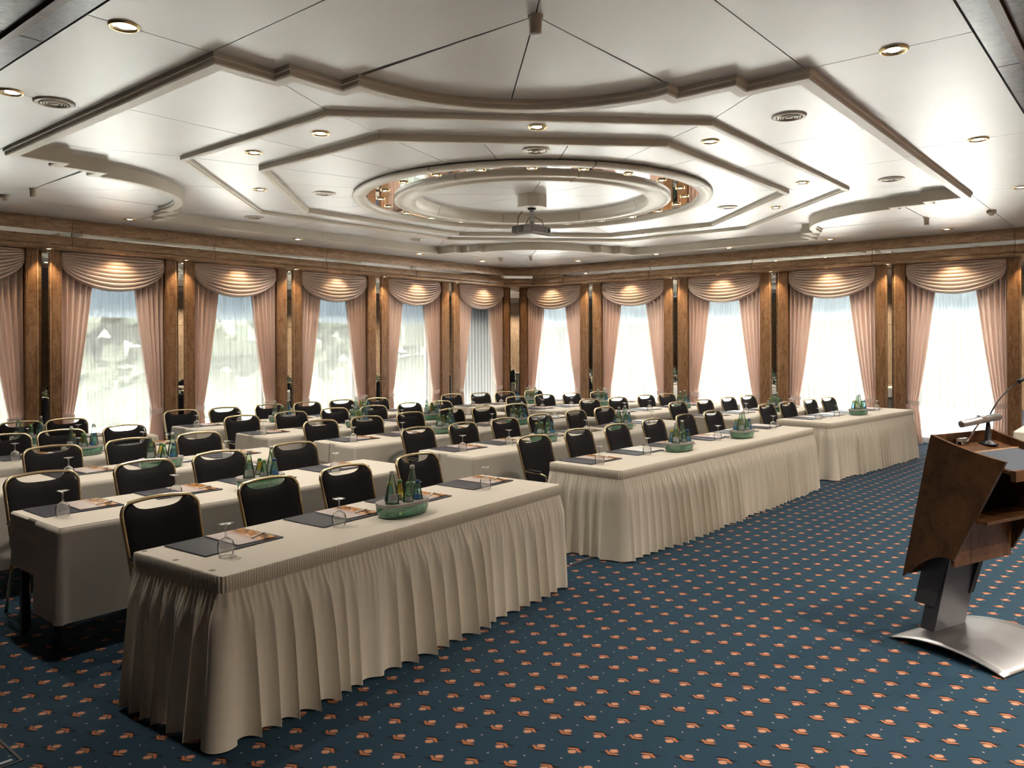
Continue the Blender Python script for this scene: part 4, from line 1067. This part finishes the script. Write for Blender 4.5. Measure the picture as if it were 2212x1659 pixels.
def to_local(o, rz, p):
    d = Vector((p[0] - o.x, p[1] - o.y)); c, s = math.cos(rz), math.sin(rz); return d.x * c + d.y * s, -d.x * s + d.y * c
def to_world(o, rz, x, y, z): c, s = math.cos(rz), math.sin(rz); return (o.x + x * c - y * s, o.y + x * s + y * c, z)

def put_caddy(o, rz, xl, yl, where, jit=0.0):
    c = copy_tree(caddy); c.location = to_world(o, rz, xl, yl, TZ + 0.0005); c.rotation_euler = (0, 0, rz + jit)
    tag(c, 'green translucent bottle caddy with grey lid, ' + where, 'bottle caddy', 'bottle caddies on the tables')
    for (sz, gl, cp, lb, szn, pos), (hx, hy) in zip(BOT, HOLES):
        a = jit; lx, ly = hx * math.cos(a) - hy * math.sin(a), hx * math.sin(a) + hy * math.cos(a)
        b = empty('drink_bottle', to_world(o, rz, xl + lx, yl + ly, TZ + 0.009), rz + rnd.uniform(2.6, 3.9))
        tag(b, '%s %s bottle with %s cap, %s in caddy, %s' % (szn, GLN[gl], cp, pos, where), 'bottle', 'drink bottles in the caddies')
        link('glass_body', ME_BOT[(sz, gl)], b); link('cap', ME_CAP[(sz, cp)], b); link('label', ME_LAB[(sz, lb)], b)

WHITE = {('B', 0, 1), ('B', 0, 4), ('B', 0, 5), ('C', 0, 1), ('C', 0, 2), ('C', 0, 3), ('C', 1, 1), ('C', 1, 2), ('C', 2, 1), ('C', 2, 2), ('B', 1, 5), ('A', 1, 2), ('A', 2, 1), ('A', 3, 1), ('C', 3, 1), ('C', 3, 2)}
SHORT = dict(A='left block', B='middle block', C='right block')
for blk in 'ABC':
    for k in range(5):
        o, rz, L_ = frame_of(*TB[blk][k])
        for i, (x, y) in enumerate(CH[blk][k]):
            nth = '%s seat from left, %s, %s' % (NUM[i], ROWN[k], SHORT[blk])
            c = copy_tree(chair); c.location = (x, y, 0); c.rotation_euler = (0, 0, rz + rnd.uniform(-0.05, 0.05))
            tag(c, 'black brass-framed banquet chair, ' + nth, 'chair', 'banquet chairs')
            xl, yl = to_local(o, rz, (x, y))
            px = xl - 0.03; px = min(max(px, 0.25), L_ - 0.27); py = DEPTH - 0.195 + rnd.uniform(-0.01, 0.008)
            j = rnd.uniform(-0.03, 0.03)
            p = link('desk_pad', ME_PAD, None, to_world(o, rz, px, py, TZ + 0.0004), rz + j); tag(p, 'navy desk pad, ' + nth, 'desk pad', 'desk pads on the tables')
            white = (blk, k, i) in WHITE
            b = link('paper_sheets' if white else 'brochure', ME_PAPER if white else ME_BRO, None, to_world(o, rz, px + 0.095, py + 0.0, TZ + 0.0068), rz + j + rnd.uniform(-0.06, 0.06)); tag(b, ('white paper sheets on the desk pad, ' if white else 'printed brochure on the desk pad, ') + nth, 'papers' if white else 'brochure', 'white sheets on the desk pads' if white else 'brochures on the desk pads')
            e = link('ballpoint_pen', ME_PEN, None, to_world(o, rz, px + 0.155, py - 0.07, TZ + 0.0174), rz + j - 1.2 + rnd.uniform(-0.2, 0.2)); tag(e, 'white pen lying on the papers, ' + nth, 'pen', 'pens on the brochures'); link('clip', ME_CLIP, e)
            gx, gy = px - 0.155 + rnd.uniform(-.02, .02), py - 0.225 + rnd.uniform(-.02, .01)
            if abs(gx - 0) < 9:
                gl = link('wine_glass', ME_GOBLET, None, to_world(o, rz, gx, gy, TZ + 0.0006)); tag(gl, 'clear wine glass standing upside down, ' + nth, 'glass', 'upturned wine glasses')
        cxs = CADDY_X[blk][k]; cxs = cxs if isinstance(cxs, tuple) else (cxs,)
        for q, cx_ in enumerate(cxs):
            xl, _ = to_local(o, rz, (cx_, o.y)); where = ROWN[k] + ' ' + SHORT[blk] + ('' if len(cxs) == 1 else ', ' + NUM[q])
            put_caddy(o, rz, xl, 0.235, where, rnd.uniform(-0.06, 0.06))
hide_proto(chair)

# ---- presenter's table at the right edge of the picture
o, rz, L_ = frame_of((10.55, 0.55), (10.55, 1.36)); rz = 0.0
o = Vector((10.75, 0.62, 0))
root = empty('side_table', (o.x, o.y, 0), 0.0); tag(root, 'small cloth-covered side table behind the lectern', 'table')
mk('tabletop', box(0.012, 1.388, 0.012, DEPTH - .012, 0.705, 0.738, 0.003), M['wood_dark'], root)
for xx in (0.15, 1.25):
    for yy in (0.14, DEPTH - .14): mk('leg', box(-0.02, 0.02, -0.02, 0.02, 0, 0.706), M['black'], root, loc=(xx, yy, 0))
cl = mk('tablecloth', cloth_mesh(1.4, DEPTH, 0.54, 77), M['cloth'], None, True, (o.x, o.y, 0), 0.0); tag(cl, 'cream tablecloth on the side table behind the lectern', 'tablecloth', 'cream tablecloths')
put_caddy(o, 0.0, 0.75, 0.45, 'side table behind lectern', 0.3)
hide_proto(caddy)

# ================================================================== LECTERN
LA = math.radians(69.0)          # the way the speaker looks
root = empty('lectern', (5.39, 1.06, 0), LA - PI / 2); tag(root, 'wooden lectern on a leaning steel column with arched base', 'lectern')
# arched base plate: local x to the speaker's right, y forwards
def plate(u, v):
    y = 0.10 - 0.67 * v; c = (2 * v - 1); x = (-0.37 + 0.74 * u) * (1 - 0.10 * (1 - c * c) * 0.0)
    return (x, y, 0.004 + 0.052 * (1 - c * c))
pv = grid(plate, 10, 20); n_ = len(pv[0])
pl = ([Vector(p) + Vector((0, 0, 0.008)) for p in pv[0]] + [Vector(p) for p in pv[0]], [q[::-1] for q in pv[1]] + [tuple(i + n_ for i in q) for q in pv[1]])
ed = [i for i in range(11)] + [j * 11 + 10 for j in range(1, 21)] + [20 * 11 + i for i in range(9, -1, -1)] + [j * 11 for j in range(19, 0, -1)]
pl[1].extend([(a, b, n_ + b, n_ + a) for a, b in zip(ed, ed[1:] + ed[:1])])
mk('base_plate', pl, M['silver'], root, True)
# leaning column, thicker sleeve above
def slab(x0, x1, ya0, ya1, z0, yb0, yb1, z1):
    v = [(x0, ya0, z0), (x1, ya0, z0), (x1, ya1, z0), (x0, ya1, z0), (x0, yb0, z1), (x1, yb0, z1), (x1, yb1, z1), (x0, yb1, z1)]
    return v, box(0, 1, 0, 1, 0, 1)[1]
M['column'] = simple('dark_steel_column', (0.10, 0.10, 0.11), 0.38, 0.6)
mk('column', slab(-0.155, 0.155, -0.05, 0.04, 0.045, -0.17, -0.08, 0.62), M['column'], root)
mk('column_sleeve', slab(-0.165, 0.165, -0.058, 0.072, 0.20, -0.20, -0.05, 0.72), M['column'], root)
mk('cable_duct', slab(0.12, 0.165, -0.10, -0.075, 0.25, -0.235, -0.21, 0.72), M['black'], root)
M['lectern_wood'] = wood('lectern_burl', (0.045, 0.019, 0.008), (0.085, 0.037, 0.014), (0.125, 0.058, 0.023), 0.33, (3, 3, 2), 2.5)
# side panels: quadrilateral with a hollow lower edge
def side_panel(x0, x1):
    TL, TRr, BR, BL = (-0.13, 1.248), (-0.55, 1.14), (-0.262, 0.54), (0.05, 0.378)
    o_ = [TL]
    o_ += [(TL[0] + (TRr[0] - TL[0]) * t_, TL[1] + (TRr[1] - TL[1]) * t_ - 0.012 * math.sin(PI * t_)) for t_ in (0.2, 0.4, 0.6, 0.8)]
    o_ += [TRr, BR]
    o_ += [(BR[0] + (BL[0] - BR[0]) * t_, BR[1] + (BL[1] - BR[1]) * t_ + 0.055 * math.sin(PI * t_ ** 0.8)) for t_ in (0.12, 0.25, 0.4, 0.55, 0.7, 0.85)]
    o_ += [BL]
    n = len(o_); v = [(x0, y, z) for y, z in o_] + [(x1, y, z) for y, z in o_]
    return v, [tuple(range(n)), tuple(range(2 * n - 1, n - 1, -1))] + [(i, n + i, n + (i + 1) % n, (i + 1) % n) for i in range(n)]
mk('side_panel', side_panel(-0.31, -0.288), M['lectern_wood'], root)
mk('side_panel', side_panel(0.288, 0.31), M['lectern_wood'], root)
mk('front_panel', slab(-0.288, 0.288, 0.018, 0.045, 0.40, -0.152, -0.13, 1.245), M['lectern_wood'], root)
# sunken desk with leather pad, rail, shelf
def dz(y): return 1.10 + (y + 0.52) * 0.22
mk('desk', ([(-0.288, -0.152, dz(-.152) - .0), (0.288, -0.152, dz(-.152)), (0.288, -0.57, dz(-.57)), (-0.288, -0.57, dz(-.57)), (-0.288, -0.152, dz(-.152) - .02), (0.288, -0.152, dz(-.152) - .02), (0.288, -0.57, dz(-.57) - .02), (-0.288, -0.57, dz(-.57) - .02)], [(3, 2, 1, 0)[::-1], (4, 5, 6, 7)[::-1], (0, 1, 5, 4)[::-1], (1, 2, 6, 5)[::-1], (2, 3, 7, 6)[::-1], (3, 0, 4, 7)[::-1]]), M['lectern_wood'], root)
M['leather'] = simple('blue_grey_leather', (0.055, 0.065, 0.085), 0.42, bump=(40, 0.1, (1, 1, 1)))
mk('leather_inlay', ([(-0.27, -0.30, dz(-.30) + .003), (0.27, -0.30, dz(-.30) + .003), (0.27, -0.562, dz(-.562) + .003), (-0.27, -0.562, dz(-.562) + .003), (-0.27, -0.30, dz(-.30)), (0.27, -0.30, dz(-.30)), (0.27, -0.562, dz(-.562)), (-0.27, -0.562, dz(-.562))], [(0, 1, 2, 3), (0, 4, 5, 1), (1, 5, 6, 2), (2, 6, 7, 3), (3, 7, 4, 0)]), M['leather'], root)
mk('desk_rail', slab(-0.288, 0.288, -0.300, -0.290, dz(-.295) - .002, -0.300, -0.290, dz(-.295) + .006), M['wood_band'], root)
mk('desk_edge', slab(-0.288, 0.288, -0.592, -0.565, dz(-.58) - .05, -0.592, -0.565, dz(-.58) + .008), M['lectern_wood'], root)
mk('shelf', box(-0.287, 0.287, -0.44, -0.02, 0.775, 0.793, 0.002), M['lectern_wood'], root)
mk('inner_back', slab(-0.287, 0.287, -0.255, -0.235, 0.50, -0.26, -0.24, 0.775), M['wood_dark'], root)
# reading lamp
lamp = empty('reading_lamp'); lamp.parent = root
mk('lamp_bracket', box(-0.11, 0.0, -0.166, -0.152, 1.155, 1.215, 0.003), M['silver'], lamp)
mk('lamp_pivot', xf(lathe([(0.012, -0.04), (0.012, 0.04), (0.0005, 0.041)], 12), Matrix.Translation((-0.06, -0.175, 1.185)) @ Matrix.Rotation(PI / 2, 4, 'Y')), M['chrome'], lamp, True)
mk('lamp_arm', tube([(-0.03, -0.175, 1.19), (0.01, -0.20, 1.265), (0.03, -0.225, 1.318)], 0.006, 8), M['chrome'], lamp, True)
mk('lamp_tube', tube([(-0.17, -0.225, 1.305), (-0.165, -0.225, 1.308), (0.195, -0.235, 1.335), (0.20, -0.235, 1.335)], [0.012, 0.022, 0.022, 0.012], 14), M['silver'], lamp, True)
mk('lamp_knob', lathe([(0.0005, 1.352), (0.022, 1.350), (0.026, 1.344), (0.024, 1.325)], 14, 0, 2 * PI, (0.03, -0.228)), M['silver'], lamp, True)
# gooseneck microphone, standing on the desk
mic = empty('microphone', to_world(Vector((5.39, 1.06, 0)), LA - PI / 2, 0.13, -0.21, dz(-.21) + 0.001), LA - PI / 2); tag(mic, 'black gooseneck microphone standing on the lectern desk', 'microphone')
mk('base', lathe([(0.0005, 0.0), (0.055, 0.0), (0.055, 0.008), (0.030, 0.016), (0.020, 0.03), (0.013, 0.12), (0.010, 0.135)], 20), M['black'], mic, True)
mk('gooseneck', tube([(0, 0, 0.13), (0.02, -0.005, 0.19), (0.07, -0.02, 0.26), (0.13, -0.04, 0.32), (0.19, -0.07, 0.37)], 0.0045, 8), M['black'], mic, True)
mk('head', tube([(0.19, -0.07, 0.37), (0.195, -0.072, 0.374), (0.215, -0.083, 0.39), (0.222, -0.087, 0.395)], [0.006, 0.013, 0.013, 0.007], 12), M['black'], mic, True)

# ================================================================== FLOOR BOXES
def floor_box(x, y, sx, sy, rz, label):
    t = empty('floor_socket_box', (x, y, 0), rz); tag(t, label, 'floor box', 'floor socket boxes')
    fr = [box(-sx, sx, -sy, -sy + .012, 0, .004), box(-sx, sx, sy - .012, sy, 0, .004), box(-sx, -sx + .012, -sy + .012, sy - .012, 0, .004), box(sx - .012, sx, -sy + .012, sy - .012, 0, .004)]
    mk('frame', join(*fr), M['plastic'], t)
    mk('lid', box(-sx + .016, sx - .016, -sy + .016, sy - .016, 0.0002, .003), M['carpet'], t)
    mk('pull_strip', box(-sx + .03, sx - .03, -sy + .03, -sy + .05, .003, .005, .001), M['silver'], t)
floor_box(1.11, 3.92, 0.13, 0.15, math.radians(0), 'flush floor socket box at the lower left edge of the carpet')
floor_box(5.30, 3.78, 0.16, 0.13, math.radians(-2), 'flush floor socket box in the aisle between skirted tables')
